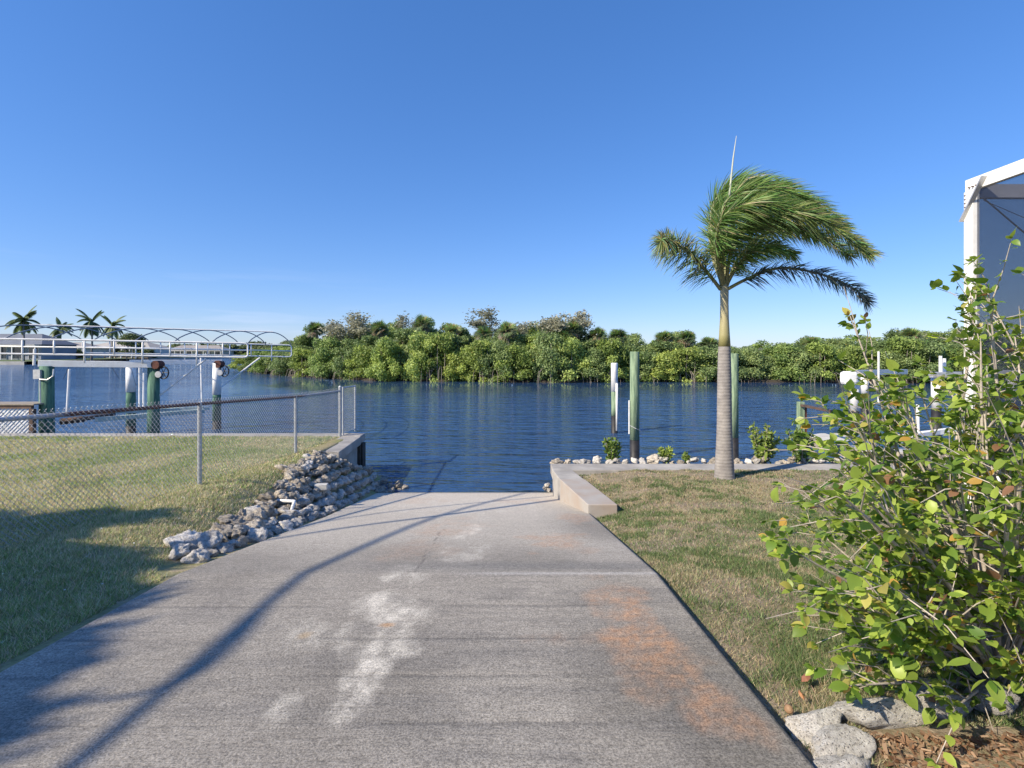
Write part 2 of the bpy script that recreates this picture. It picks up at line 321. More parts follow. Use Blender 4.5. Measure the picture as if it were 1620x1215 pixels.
# ------------------------------------------------------------------ concrete ramp
def rampmesh():
    xs=np.linspace(-2.66,1.12,190); ys=np.concatenate([np.linspace(-14,1,16)[:-1],np.linspace(1,13.5,560)])
    X,Y=np.meshgrid(xs,ys)
    # the left edge of the slab wanders a little
    left=-2.62-np.interp(Y,[0,4,7,10.6,14],[-.08,0,.0,.22,.3]); t=(X+2.66)/3.78; X=left+t*(1.12-left)
    Z=slabz(Y)-sstep(.06,0,X-left)*.03
    # joints
    def blob(cx,cy,rx,ry,n=.9,fs=4.):
        d=((X-cx)/rx)**2+((Y-cy)/ry)**2
        return np.clip(.95-d*.95-(fbm(X*fs+cx*7,Y*fs+cy*5,4)-.5)*2*n*2,0,1)
    g=.265+(fbm(X*1.2,Y*.8,5)-.5)*.26; 
    C=np.stack([g*1.09,g*1.0,g*.86],-1)
    def over(mask,c,k=1):
        nonlocal C
        mk=np.clip(mask*k,0,1)[...,None]; C=C*(1-mk)+np.array(c)*mk
    streak=fbm(X*1.3,Y*14,4)
    dark=sstep(.45,.75,streak)*sstep(-1.1,-.1,X)*(Y<4.1)
    over(dark,(.165,.158,.15),.3)
    dk2=sstep(.5,.72,fbm(X*2.3+9,Y*5,4))*(Y<3.6); over(dk2,(.165,.158,.15),.3)
    # paler, wetter-worn lower ramp
    over(sstep(5.5,9.5,Y),(.62,.56,.47),.85)
    over(sstep(4.0,5.5,Y)*(1-sstep(.2,1.1,X)),(.56,.51,.43),.6)
    # pale worn patches
    for (cx,cy,rx,ry,k) in [(-.75,3.5,.26,.7,.75),(-.48,3.05,.18,.26,.65),(-.80,2.85,.26,.28,.75),(-.72,2.35,.11,.34,.7),(-1.2,2.9,.2,.2,.35),(-1.0,2.25,.07,.2,.4),(-.45,4.6,.22,.5,.5),(-.58,5.3,.12,.3,.8),(-.45,5.9,.12,.3,.9),(-.9,8.2,1.2,1.5,.3)]:
        over(blob(cx,cy,rx,ry),(.60,.56,.48),k*.95*(.35+1.1*sstep(.3,.7,fbm(X*16,Y*9,4))))
    over(blob(-.75,3.02,.06,.04,.3,9),(.62,.33,.12),.9); over(blob(-1.18,2.9,.05,.05,.4,9),(.5,.36,.2),.5)
    # rust staining
    for (cx,cy,rx,ry,k) in [(.72,2.95,.20,.55,.75),(.62,3.5,.14,.35,.55),(.78,2.5,.20,.3,.7),(.88,2.2,.14,.2,.6),(.98,2.05,.12,.12,.5),(.45,2.85,.3,.1,.35),(.45,5.2,.35,.5,.5),(.2,8.9,.7,.3,.3),(-1.6,9.0,.5,.5,.25),(-.75,6.2,.4,.8,.35),(.85,6.8,.2,.5,.4),(-.9,4.8,.35,.5,.22)]:
        over(blob(cx,cy,rx*1.15,ry*1.15,.75,5)*(.5+.8*sstep(.38,.66,fbm(X*34,Y*34,4))),(.50,.28,.155),k*.66)
    # dark tide band just above the knuckle of the ramp
    band=sstep(.24,.0,np.abs(Y-4.12-.05*fbm(X*2,Y*2,2)))*sstep(-1.6,-.2,X); over(band,(.19,.185,.175),.6)
    over(sstep(.055,.0,np.abs(Y-3.9))*sstep(-.6,0,X),(.55,.53,.5),.5)
    over(sstep(.06,0,np.abs(Y-10.9+.05*X))*.0,(.1,.1,.1))
    over(sstep(10.2,10.6,Y),(.10,.10,.08),.9)
    cl=-.81+.06*(Y-5.9)/-2.15+.05*(fbm(Y*3,Y*0+2,3)-.5); over(sstep(.012,.003,np.abs(X-cl))*(Y>3.8)*(Y<6.2)*sstep(.4,.5,fbm(X*9,Y*9,2)),(.12,.11,.10),.6)
    over(sstep(.03,0,1.12-X)*.6,(.16,.15,.14))
    for yj in (2.12,2.48,2.86,3.3): # screeded lines
        over(sstep(.012,.0,np.abs(Y-yj-.012*(fbm(X*3,Y*0,2)-.5)-.01*X)),(.10,.098,.095),.5)
        Z=Z-.004*sstep(.012,.0,np.abs(Y-yj-.01*X))
    V=np.stack([X,Y,Z],-1).reshape(-1,3); nx=len(xs); ny=len(ys)
    I,J=np.meshgrid(np.arange(nx-1),np.arange(ny-1)); a=(J*nx+I).ravel(); F=np.stack([a,a+1,a+nx+1,a+nx],-1)
    # skirt on right & left edge
    rs=np.arange(ny)*nx+nx-1; n0=len(V); Vs=V[rs].copy(); Vs[:,2]-=.25; V2=np.concatenate([V,Vs])
    k=np.arange(ny-1); F2=np.stack([rs[k],n0+k,n0+k+1,rs[k+1]],-1)
    c=np.concatenate([C.reshape(-1,3),C.reshape(-1,3)[rs]*.8])
    m,nt,b,out=newmat('ramp_concrete'); v=coord(nt); at=N(nt,'ShaderNodeAttribute',attribute_name='Col')
    f1=noisetex(nt,v,105,4,.8); f2=noisetex(nt,v,28,4,.7); f3=noisetex(nt,v,26,4,.7,stretch=(.16,2.3,1))
    c1=mixc(nt,.8,at.outputs['Color'],ramp(nt,f1,[(.36,(.35,.35,.35)),(.5,(1,1,1)),(.64,(1.6,1.6,1.6))]).outputs[0],'MULTIPLY')
    c1=mixc(nt,.5,c1,ramp(nt,f2,[(.35,(.7,.7,.7)),(.65,(1.25,1.25,1.25))]).outputs[0],'MULTIPLY')
    c1=mixc(nt,.28,c1,ramp(nt,f3,[(.33,(.5,.5,.5)),(.5,(1,1,1)),(.68,(1.2,1.2,1.2))]).outputs[0],'MULTIPLY')
    nt.links.new(c1,b.inputs['Base Color']); b.inputs['Roughness'].default_value=.92; b.inputs['Specular IOR Level'].default_value=.25
    ad=N(nt,'ShaderNodeMath',operation='ADD'); nt.links.new(f1,ad.inputs[0]); nt.links.new(f3,ad.inputs[1]); bump(nt,b,ad.outputs[0],.8,.006)
    tag(npmesh('boat_ramp',V2,[F,F2],m,col=c,smooth=True),kind='structure')
rampmesh()
# ------------------------------------------------------------------ seawalls
def seawall_right():
    t=empty('seawall',(1.1,10,0),'low concrete seawall with a wing wall along the right edge of the ramp','seawall')
    def q(pts): return [(x-1.1,y-10) for x,y in pts]
    mb=MB(); mb.prism(q([(.79,9.84),(1.17,9.84),(30,9.86),(30,10.35),(.79,10.4)]),.42,.62)
    mb.build('cap',M['concrete'],t,bevel=.015)
    mb=MB(); mb.prism(q([(.86,9.0),(1.30,9.0),(1.17,9.837),(.79,9.837)]),-.5,[.635,.635,.618,.618]); 
    mb.build('wing_cap',M['concrete'],t,bevel=.012)
    m2=simple('ochre_stained_concrete',(.37,.35,.32),(.35,.29,.24),2.5,.9,bs=.5,bd=.006)
    mb=MB(); mb.prism(q([(1.09,7.28),(1.52,7.28),(1.30,8.997),(.855,8.997)]),-.2,[.715,.715,.65,.65])
    mb.build('wing_end',m2,t,bevel=.012)
    mb=MB(); mb.prism(q([(.85,9.9),(30,9.9),(30,10.25),(.85,10.3)]),-1.5,.418); mb.build('panel',M['concrete'],t)
seawall_right()
def seawall_left():
    t=empty('seawall',(-4,12,0),'left concrete seawall edging the green lawn, ending in a corner by the fence','seawall')
    def q(pts): return [(x+4,y-12) for x,y in pts]
    mb=MB(); mb.prism(q([(-60,12.0),(-3.6,12.0),(-3.6,12.42),(-60,12.42)]),.74,.925); mb.build('cap',M['concrete'],t,bevel=.015)
    mb=MB(); mb.prism(q([(-4.02,10.15),(-3.46,10.15),(-3.58,11.997),(-4.05,11.997)]),.72,.915); mb.build('wing_cap',M['concrete'],t,bevel=.015)
    mb=MB(); mb.prism(q([(-60,12.05),(-3.72,12.05),(-3.72,12.33),(-60,12.33)]),-1.5,.738)
    mb.prism(q([(-3.92,10.25),(-3.56,10.25),(-3.66,12.047),(-3.95,12.047)]),-1.5,.718); mb.build('panel',M['concrete'],t)
    mb=MB(); mb.box((.3,-.05,-1.5),(.41,.0,.73)); mb.box((.32,.05,-1.5),(.44,.30,.73)); mb.build('dark_pile',simple('wet_timber',(.06,.055,.05),(.025,.022,.02),6,.7),t)
seawall_left()
# ------------------------------------------------------------------ rocks
def rockmesh(seed,mat,lev=3,amp=.42,fl=.7):
    import bmesh
    bm=bmesh.new(); bmesh.ops.create_icosphere(bm,subdivisions=lev,radius=1)
    o=Vector((seed*13.1,seed*7.7,seed*3.3)); rs=random.Random(seed)
    pl=[(Vector((rs.gauss(0,1),rs.gauss(0,1),rs.gauss(0,1))).normalized(),rs.uniform(.55,.9)) for _ in range(8)]
    for v in bm.verts:
        p=v.co.copy(); 
        for n_,d_ in pl:
            k=p.dot(n_)
            if k>d_: p-=n_*(k-d_)*.85
        d=mnoise.fractal(v.co*1.3+o,1,2,4)*amp; d2=mnoise.fractal(v.co*4.5+o,1,2,3)*amp*.28
        ca=mnoise.noise(v.co*3.2+o*2); pit=-.22*max(0,ca-.25)*2
        v.co=p*(1+d+d2+pit)
    sx=rs.uniform(.8,1.25); sy=rs.uniform(.7,1.0)
    for v in bm.verts: v.co=Vector((v.co.x*sx,v.co.y*sy,v.co.z*fl))
    me=bpy.data.meshes.new('rock'); bm.to_mesh(me); bm.free(); me.materials.append(mat)
    me.polygons.foreach_set('use_smooth',[True]*len(me.polygons)); return me
RB=[rockmesh(i,M['rock_brown'],4) for i in range(1,9)]; RP=[rockmesh(i,M['rock_pale'],4,.32,.62) for i in range(11,17)]
def rock(me,loc,s,label,group):
    o=bpy.data.objects.new('rock',me); COL.objects.link(o); o.location=loc
    k=random.uniform
    o.rotation_euler=(k(-.5,.5),k(-.5,.5),k(0,6.28)); o.scale=(s*k(.85,1.15),s*k(.85,1.15),s*k(.8,1.1)); tag(o,label,'rock',group); return o
nr=0
def pile():
    global nr
    pts=[]
    rows=0
    D=4.45
    while D<11.4:
        w=np.interp(D,[3.9,4.7,6.3,8,9.5,10.8,11.4],[.1,.34,.56,.82,.95,.82,.7])
        s0=np.interp(D,[3.9,6,9,11.4],[.115,.10,.09,.085])
        u=0.02
        while u<w:
            pts.append((-2.72-.02*D*.0-u-max(0,D-7)*.05+random.uniform(-.03,.03),D+random.uniform(-.07,.07),s0*random.uniform(.65,1.35),u/w)); u+=s0*1.45
        D+=s0*1.5
    random.shuffle(pts)
    for x,y,s,u in pts[:290]:
        z=float(zL(x,y)); hump=.05*math.sin(min(1,u)*3.14)+(.05*math.sin(max(0,min(1,(y-7)/4))*3.14)*math.sin(min(1,u*1.1)*3.14))
        if y>10.3: z=max(z*.9,-.05); 
        if y>10.3 and x<-3.3: continue
        pale = (u<.34 and random.random()<.85) or (y<5 and random.random()<.7) or random.random()<.2
        if pale: rock(random.choice(RP),(x,y,z+hump+s*.12),s,'whitish limestone rock low on the rock bank beside the ramp','pale rocks along the ramp edge')
        else: rock(random.choice(RB),(x,y,z+hump+s*.15),s,'pitted grey brown coral rock in the pile below the chain link fence','brown rocks piled below the fence')
        nr+=1
pile()
# rocks spilling into the water at the foot of the pile
for i in range(14):
    x=-3.3+i*.07+random.uniform(-.06,.06); y=11.0+random.uniform(-.35,.3)-i*.03
    rock(random.choice(RB),(x,y,random.uniform(-.05,.1)),random.uniform(.08,.14),'dark wet rock where the pile runs into the water','wet rocks at the waterline')
# behind right seawall
x=.95
while x<8.6:
    s=random.uniform(.07,.14); rock(random.choice(RP+RP+RB),(x,10.56+random.uniform(-.06,.12),.60+random.uniform(-.02,.06)),s,'pale riprap rock showing above the right seawall cap','riprap rocks behind the right seawall'); x+=s*1.4+random.uniform(0,.08)
for i in range(34):
    rock(random.choice(RP+RB),(random.uniform(.9,8.5),10.75+random.uniform(0,.35),random.uniform(.0,.33)),random.uniform(.1,.18),'lower riprap rock on the water side of right seawall','riprap rocks at the water side')
for (px,py) in [(866,768),(868,775),(862,772),(871,779)]:
    p=P(px,py,10.55); rock(random.choice(RP),p,.075,'small white rock at the foot of the right wing wall','small white rocks by the wing wall')
# pvc elbow and block on rocks
mb=MB(); a=P(438,792,6.85); b=P(466,793,6.8); c=P(461,808,6.65)
mb.tube([a,b-(b-a)*.12,b,b+(c-b)*.2,c],.022,10); o=mb.build('pvc_pipe',M['white'],None,True); tag(o,'white plastic elbow pipe lying on the rocks','pipe')
mb=MB(); mb.obox(P(508,773,8.05)+Vector((0,0,.03)),Vector((.98,.17,0)),Vector((-.17,.98,0)),Vector((0,0,1)),.1,.06,.045); tag(mb.build('concrete_block',M['cream_fibre'],bevel=.008),'small pale rectangular block resting high on the rocks','block')
# ------------------------------------------------------------------ grass
def pip(px,py,poly):
    r=np.zeros(len(px),bool); n=len(poly)
    for i in range(n):
        x0,y0=poly[i]; x1,y1=poly[(i+1)%n]
        c=((y0>py)!=(y1>py))&(px<(x1-x0)*(py-y0)/(y1-y0+1e-12)+x0); r^=c
    return r
def grass(name,n,xr,yr,zf,keep,dens,colf,label,hmul=1):
    X=[];Y=[]; tot=0
    while tot<n:
        k=n*3; u=rng.random(k); y=(yr[0]**-.25+u*(yr[1]**-.25-yr[0]**-.25))**-4; x=rng.uniform(xr[0],xr[1],k)
        ok=(np.abs(x)<1.08*y+.9)&keep(x,y); ok&=rng.random(k)<dens(x,y)
        X.append(x[ok]);Y.append(y[ok]); tot+=ok.sum()
    x=np.concatenate(X)[:n]; y=np.concatenate(Y)[:n]; n=len(x)
    z=zf(x,y); th=rng.uniform(0,2*np.pi,n); 
    tuft=fbm(x*5,y*5,3)*.5+fbm(x*5.5+8,y*5.5+2,3)*.5
    h=(.014+.028*rng.random(n)**1.5+.11*np.clip(tuft-.5,0,1))*hmul
    wd=.0018*np.maximum(1,y/2.8)*rng.uniform(.8,1.5,n)
    lean=rng.uniform(.25,1.5,n); la=rng.uniform(0,2*np.pi,n)
    dx=np.cos(la)*lean*h; dy=np.sin(la)*lean*h
    b1=np.stack([x-np.cos(th)*wd,y-np.sin(th)*wd,z-.006],-1); b2=np.stack([x+np.cos(th)*wd,y+np.sin(th)*wd,z-.006],-1)
    tp=np.stack([x+dx,y+dy,z+h],-1)
    V=np.stack([b1,b2,tp],1).reshape(-1,3); F=np.arange(3*n).reshape(-1,3)
    c=colf(x,y,n); C=np.repeat(c,3,0)
    return tag(npmesh(name,V,F,M['blade'],col=C),label,'grass',kind='stuff')
def gcol(pal_green,pal_dry,fg):
    def f(x,y,n):
        g=rng.random(n)<fg(x,y)
        c=np.where(g[:,None],np.array(pal_green),np.array(pal_dry))*rng.uniform(.6,1.4,(n,1)); c*=1+rng.normal(0,.08,(n,3)); return np.clip(c,0,1)
    return f
grass('grass',330000,(-17,-2.6),(1.2,12.0),lambda x,y:zL(x,y)+rough(x,y)*np.clip(-2.6-x,0,.6),
      lambda x,y:((x<-2.66)&((y<3.9)|(x<-2.7-np.interp(y,[3.9,4.7,6.3,8,9.5,10.9,12],[.1,.38,.6,.88,1.05,1.2,1.3]))))&((x<-4.1)|(y<10.1)),
      lambda x,y:.6+.4*sstep(.3,.6,fbm(x*1.3,y*1.3,4)),
      gcol((.28,.36,.12),(.66,.58,.38),lambda x,y:np.clip(.32+.45*sstep(.35,.65,fbm(x*1.1+5,y*1.1,4))*(.45+.55*(x<-4.2)),0,.8)),
      'short green and straw grass on the left lawn')
grass('grass',330000,(1.16,12),(1.2,9.85),lambda x,y:zR(x,y)+rough(x,y)*np.clip((x-1.1)*1.3,0,1),
      lambda x,y:(x>1.19)&((x>1.3+.0*y)|(y<7.2))&((x>1.52-(y-7.28)*.09)|(y<7.2))&~((y<2.2)&(x>1.5)),
      lambda x,y:np.clip(.3+.7*sstep(.36,.64,fbm(x*1.7+3,y*1.7,4))-.2*sstep(5,8,y),.06,1),
      gcol((.135,.19,.075),(.385,.335,.215),lambda x,y:np.clip(.75*sstep(.42,.6,fbm(x*5.5+8,y*5.5+2,3)*.6+fbm(x*1.6,y*1.6+9,3)*.4)+.26-.2*sstep(5,9,y),.04,.85)),
      'short dry brown and green grass on the right lawn',.85)
# shell bits in the shaded lawn
n=240; x=rng.uniform(-6.5,-2.8,n); y=rng.uniform(1.8,6.3,n); k=np.abs(x)<1.05*y; x=x[k];y=y[k]; mb=MB()
for a,b_ in zip(x,y):
    s=random.uniform(.004,.012); z=float(zL(a,b_))+.015; th=random.uniform(0,3)
    mb.add([(a+s*math.cos(th+q),b_+s*math.sin(th+q),z+random.uniform(-.3,.6)*s) for q in (0,1.3,2.7,4.4)],[(0,1,2,3)])
tag(mb.build('shell_fragments',M['white']),'white shell chips scattered in the left grass','shells',kind='stuff')
# ------------------------------------------------------------------ chain link fence
FX=-4.23
def fx(y): return FX+.028*(y-6.9)
def ftop(y): return float(lawnL(y))+1.10-.02*max(0,(12-y)/12)*0
def fence():
    t=empty('chain_link_fence',(FX,12,float(lawnL(12))),'long galvanised chain link fence with a rusty top rail beside the lawn','fence')
    off=Vector((FX,12,float(lawnL(12))))
    def L(p): return Vector(p)-off
    posts=[-1.6,1.1,3.9,6.85,9.7]
    for y in posts:
        mb=MB(); z=float(lawnL(y)); mb.tube([L((fx(y)+.0,y,z-.2)),L((fx(y),y,z+1.08))],.028,14); mb.lathe(L((fx(y),y,z+1.08)),[(.03,0),(.03,.02),(.012,.04)],14)
        mb.build('fence_post',M['galv'],t,False)
    mb=MB(); z=float(lawnL(12)); mb.tube([L((fx(12),12.02,z-.2)),L((fx(12),12.02,z+1.17))],.036,16); mb.lathe(L((fx(12),12.02,z+1.17)),[(.04,0),(.04,.02),(.02,.045)],16); mb.build('end_post',M['galv'],t)
    # rail: rust patches
    m,nt,b,out=newmat('rusty_rail'); v=coord(nt); n=noisetex(nt,v,1.4,5,.7,stretch=(1,1,1))
    sp=N(nt,'ShaderNodeSeparateXYZ'); nt.links.new(v,sp.inputs[0])
    mr=N(nt,'ShaderNodeMapRange'); mr.inputs['From Min'].default_value=-7.6; mr.inputs['From Max'].default_value=-6.6; nt.links.new(sp.outputs['Y'],mr.inputs[0])
    mr2=N(nt,'ShaderNodeMapRange'); mr2.inputs['From Min'].default_value=-1.6; mr2.inputs['From Max'].default_value=-2.6; nt.links.new(sp.outputs['Y'],mr2.inputs[0])
    mu=N(nt,'ShaderNodeMath',operation='MULTIPLY'); nt.links.new(mr.outputs[0],mu.inputs[0]); nt.links.new(mr2.outputs[0],mu.inputs[1])
    ad=N(nt,'ShaderNodeMath',operation='MULTIPLY_ADD'); nt.links.new(n,ad.inputs[0]); ad.inputs[1].default_value=.5; nt.links.new(mu.outputs[0],ad.inputs[2])
    f=ramp(nt,ad.outputs[0],[(.5,(0,0,0)),(.75,(1,1,1))]).outputs[0]
    nt.links.new(mixc(nt,f,(.42,.45,.5),(.10,.04,.032)),b.inputs['Base Color']); b.inputs['Roughness'].default_value=.7
    mb=MB(); ys=np.linspace(-1.6,12.0,40); mb.tube([L((fx(y),y,ftop(y)-.005)) for y in ys],.021,12); mb.build('top_rail',m,t,True)
    # woven wire
    P2=.062; V=[];F=[];n=3
    def wire(pts,r=.0026):
        nonlocal V,F
        pts=np.array(pts); k=len(pts); ring=np.array([(math.cos(a),math.sin(a)) for a in (0.5,2.6,4.7)])*r
        base=len(V) if False else sum(len(a) for a in V)
        A=np.zeros((k,3,3)); 
        for j in range(3): A[:,j]=pts+np.array([ring[j][0],ring[j][1]*.7,ring[j][1]*.7])
        V.append(A.reshape(-1,3))
        i=np.arange(k-1)[:,None]*3; j=np.arange(3)[None]; jn=(j+1)%3
        F.append((np.stack([i+j,i+jn,i+3+jn,i+3+j],-1).reshape(-1,4))+base)
    y=1.6; q=0
    while y<12.0:
        z0=float(lawnL(y))+.02; z1=ftop(y)+.045; k=int((z1-z0)/(P2/2)); pts=[]
        for i in range(k+1):
            s=1 if (i+q)%2 else -1
            pts.append((fx(y)-off.x+.004*s+.024, y-off.y+s*P2/4*1.04, z0+(z1-z0)*i/k-off.z))
        pts.append((pts[-1][0],pts[-1][1]-P2/3*(1 if (k+q)%2 else -1),pts[-1][2]+.016))
        wire(pts); y+=P2/2*1.0; q+=1
    npmesh('chain_mesh',np.concatenate(V),np.concatenate(F),M['galv'],t)
fence()
def fencewing():
    z=.92; o=Vector((-4.09,12.15,z)); t=empty('fence_panel',o,'short end panel of chain link fence standing on the seawall corner','fence')
    a=Vector((.03,.0,0)); b=Vector((.04+.09,.62,0))
    for p,n in ((a,'fence_post'),(b,'fence_post')):
        mb=MB(); mb.tube([p-Vector((0,0,.0)),p+Vector((0,0,1.16))],.022,12); mb.build(n,M['galv'],t)
    mb=MB(); mb.tube([a+Vector((0,0,1.14)),b+Vector((0,0,1.14))],.018,10); mb.tube([a+Vector((0,0,.05)),b+Vector((0,0,.05))],.012,8); mb.build('rail',M['galv'],t)
    mb=MB(); k=22
    for i in range(k):
        s0=(i)/k; pts=[]
        for j in range(40):
            s=s0+(.5/k if (i+j)%2 else 0)*1.04; p=a.lerp(b,min(s,1)); pts.append(p+Vector((0,0,.05+1.09*j/39)))
        mb.tube(pts,.0021,3,cap=False)
    mb.build('chain_mesh',M['galv'],t)
fencewing()
# ------------------------------------------------------------------ mooring pilings
def piling(px,D,top,r,label,mat,black=.62,group=None,lean=0):
    x=(px-CX)/FPX*D; t=empty('mooring_piling',(x,D,0),label,'piling',group)
    mb=MB(); mb.lathe((0,0,0),[(r,black),(r,top*.6),(r*.97,top-.02),(r*.9,top)],24); mb.build('pole',mat,t,True)
    mb=MB(); mb.lathe((0,0,0),[(r*1.03,-1.5),(r*1.03,black-.004)],24); mb.build('wrap',M['black_wrap'],t,True)
    return t
t=piling(1004,13.6,2.93,.125,'tall green mooring piling with black base and white pipe, left of the palm','x' and M['green_wood'],.56)
mb=MB(); mb.tube([(-.15,-.02,.72),(-.15,-.02,1.62)],.02,8); mb.build('pipe',M['white'],t); mb=MB(); mb.tube([(-.14,-.06,.95),(0,-.14,.88),(.13,-.09,.82)],.008,6); mb.build('rope',M['alu'],t)
piling(1161,13.75,2.88,.118,'green mooring piling with black base standing behind the palm trunk',M['green_wood'],.60)
t=piling(972,18.3,1.55,.115,'shorter piling with white sleeve and dark base farther out in the water',M['green_wood'],.62)
mb=MB(); mb.lathe((0,0,0),[(.122,1.5),(.122,2.5),(.115,2.53)],24); mb.tube([(.06,-.14,.1),(.06,-.14,1.8)],.04,10); mb.build('white_sleeve',M['white'],t,True)
# ------------------------------------------------------------------ boat lifts
def pulley(t,c,s=1):
    mb=MB(); 
    mb.tube([c+Vector((-.02,-.12,0))*s,c+Vector((-.02,.12,0))*s],.115*s,20); mb.build('drive_motor',M['rust'],t)
    mb=MB(); c2=c+Vector((.17,-.05,-.22))*s
    pts=[c2+Vector((math.cos(a)*.14,0,math.sin(a)*.17))*s for a in np.linspace(0,6.283,20)]; mb.tube(pts,.018*s,6,cap=False)
    for a in (0,1.05,2.1): mb.tube([c2-Vector((math.cos(a)*.14,0,math.sin(a)*.17))*s,c2+Vector((math.cos(a)*.14,0,math.sin(a)*.17))*s],.01*s,6)
    mb.build('belt_wheel',M['black'],t)
    mb=MB(); mb.tube([c2+Vector((-.12,-.05,-.05))*s,c2+Vector((-.12,.1,-.05))*s],.09*s,14); mb.build('pulley',M['alu'],t)
def left_lift():
    o=P(158,558,14.5); o.z=0
    t=empty('boat_lift',o,'white and green boat lift with arched canopy frame behind the left seawall','boat lift')
    def L(p): return Vector(p)-o
    A0=P(62,575,13.2); A1=P(247,577,14.2); B0=P(205,573,18.0); B1=P(352,573,19.4)
    for (px,D,top,r,white,wz) in [(74,13.25,2.55,.165,0,0),(243,14.25,2.5,.155,0,0),(207,18.0,2.5,.15,1,1.5),(343,19.3,2.5,.15,1,1.3)]:
        x=(px-CX)/FPX*D; c=Vector((x-o.x,D-o.y,0)); mb=MB()
        mb.lathe(c,[(r,.3),(r*.97,1.2),(r*.93,(wz if white else top))],22); mb.build('piling',M['dkgreen_wood'],t,True)
        mb=MB(); mb.lathe(c,[(r*1.02,-1.4),(r*1.02,.298)],22); mb.build('black_base',M['black_wrap'],t,True)
        if white: mb=MB(); mb.lathe(c,[(r*1.0,wz+.003),(r*1.0,top)],22); mb.build('white_sleeve',M['white'],t,True)
    mb=MB(); mb.beam(L(A0),L(A1),.16,.17); mb.build('beam',M['white'],t,bevel=.008)
    mb=MB(); mb.beam(L(B0),L(B1),.16,.17); mb.build('beam',M['white'],t,bevel=.008)
    pulley(t,L(P(251,577,14.2))); pulley(t,L(P(348,576,19.3)),1.2)
    # side rails
    def rail(pa,pb,Da,Db,ytop,ybot,n,down,rounded):
        # pa..pb px, ytop,ybot = (ya,yb)
        def Q(s,k): # s along, k 0 top 1 bottom
            D=lerp(Da,Db,s); px=CX+((pa-CX)*Da*(1-s)+(pb-CX)*Db*s)/D
            y=lerp(ytop[0],ytop[1],s)*(1-k)+lerp(ybot[0],ybot[1],s)*k
            return L(P(px,y,D))
        mb=MB(); r=.024
        loop=[Q(0,.15),Q(.006,.03),Q(.02,0)]+[Q(s,0) for s in (.25,.5,.75,.98)]+[Q(.994,.03),Q(1,.15),Q(1,.5),Q(1,.85),Q(.994,.97),Q(.98,1)]+[Q(s,1) for s in (.75,.5,.25,.02)]+[Q(.006,.97),Q(0,.85),Q(0,.15)]
        mb.tube(loop,r,8,cap=False); mb.tube([Q(0,.5),Q(.5,.5),Q(1,.5)],r*.8,8)
        for i in range(1,n):
            s=i/n; k=down if abs((i)%2)==0 else 1; mb.tube([Q(s,0),Q(s,k)],r*.9,8)
        mb.build('side_rail',M['white'],t,True)
        return Q
    Q1=rail(-70,392,12.6,14.9,(535,543),(558.5,565.5),10,1.55,True)
    Q2=rail(131,461,17.3,20.6,(538.5,546),(558,564.5),9,1.4,True)
    for i in range(8):
        s=i/7; a=Q1(s,0); 
        b=Q2(s,0); mb=MB(); pts=[]
        for j in range(17):
            u=j/16; p=a.lerp(b,u); p.z+=math.sin(u*math.pi)**.75*.42; pts.append(p)
        mb.tube(pts,.017,7); mb.build('hoop',M['greyhoop'],t,True)
    mb=MB(); a=(Q1(0,0)+Q2(0,0))/2; b=(Q1(1,0)+Q2(1,0))/2; up=Vector((0,0,.44)); mb.tube([a+up,b+up],.02,8); mb.build('ridge_tube',M['white'],t)
    # braces and pvc guides
    for (p,q,m_) in [((252,626,14.3),(326,568,14.6),'alu'),((349,613,19.3),(411,566,20.2),'alu')]:
        mb=MB(); mb.tube([L(P(*p)),L(P(*q))],.03,8); mb.build('brace',M['white'],t)
    for (p,q) in [((106,656,15.6),(110,584,15.6)),((221,648,17.5),(221,573,17.5)),((227,655,17.0),(228,590,17.0)),((320,650,18.4),(318,566,18.4)),((54,578,14.5),(55,552,14.5))]:
        a=L(P(*p)); b=L(P(*q)); mb=MB(); mb.tube([a,b],.035,8); mb.build('guide_post',M['white'],t)
    # cradle low over the water
    mb=MB(); mb.beam(L(P(152,664,13.8)),L(P(322,650,16.4)),.14,.12); mb.beam(L(P(168,652,16.5)),L(P(322,646,17.6)),.14,.12); mb.beam(L(P(100,655,14.5)),L(P(330,646,18.2)),.12,.1)
    mb.build('cradle',simple('cradle_paint',(.62,.68,.62),(.35,.45,.40),3,.6),t)
    mb=MB(); mb.tube([L(P(96,667,13.9)),L(P(132,663,14.1))],.09,10); mb.tube([L(P(118,665,13.8)),L(P(180,655,15.2))],.06,8); mb.build('bunk',M['brown_wood'],t)
    for (p,q) in [((176,580,14.2),(189,600,14.2)),((207,580,17.8),(215,610,17.9)),((110,578,13.8),(100,600,13.9))]:
        mb=MB(); mb.tube([L(P(*p)),L(P(*q))],.006,5); mb.build('cable',M['black'],t)
    a=L(P(61,592,13.1)); mb=MB(); mb.obox(a,Vector((1,0,0)),Vector((0,1,0)),Vector((0,0,1)),.09,.06,.12); mb.tube([L(P(63,600,13.05)),L(P(75,601,13.0)),L(P(84,595,13.05)),L(P(85,584,13.1))],.018,8); mb.tube([L(P(63,600,13.05)),L(P(64,640,13.05))],.018,8); mb.build('electric_box',M['alu'],t)
left_lift()
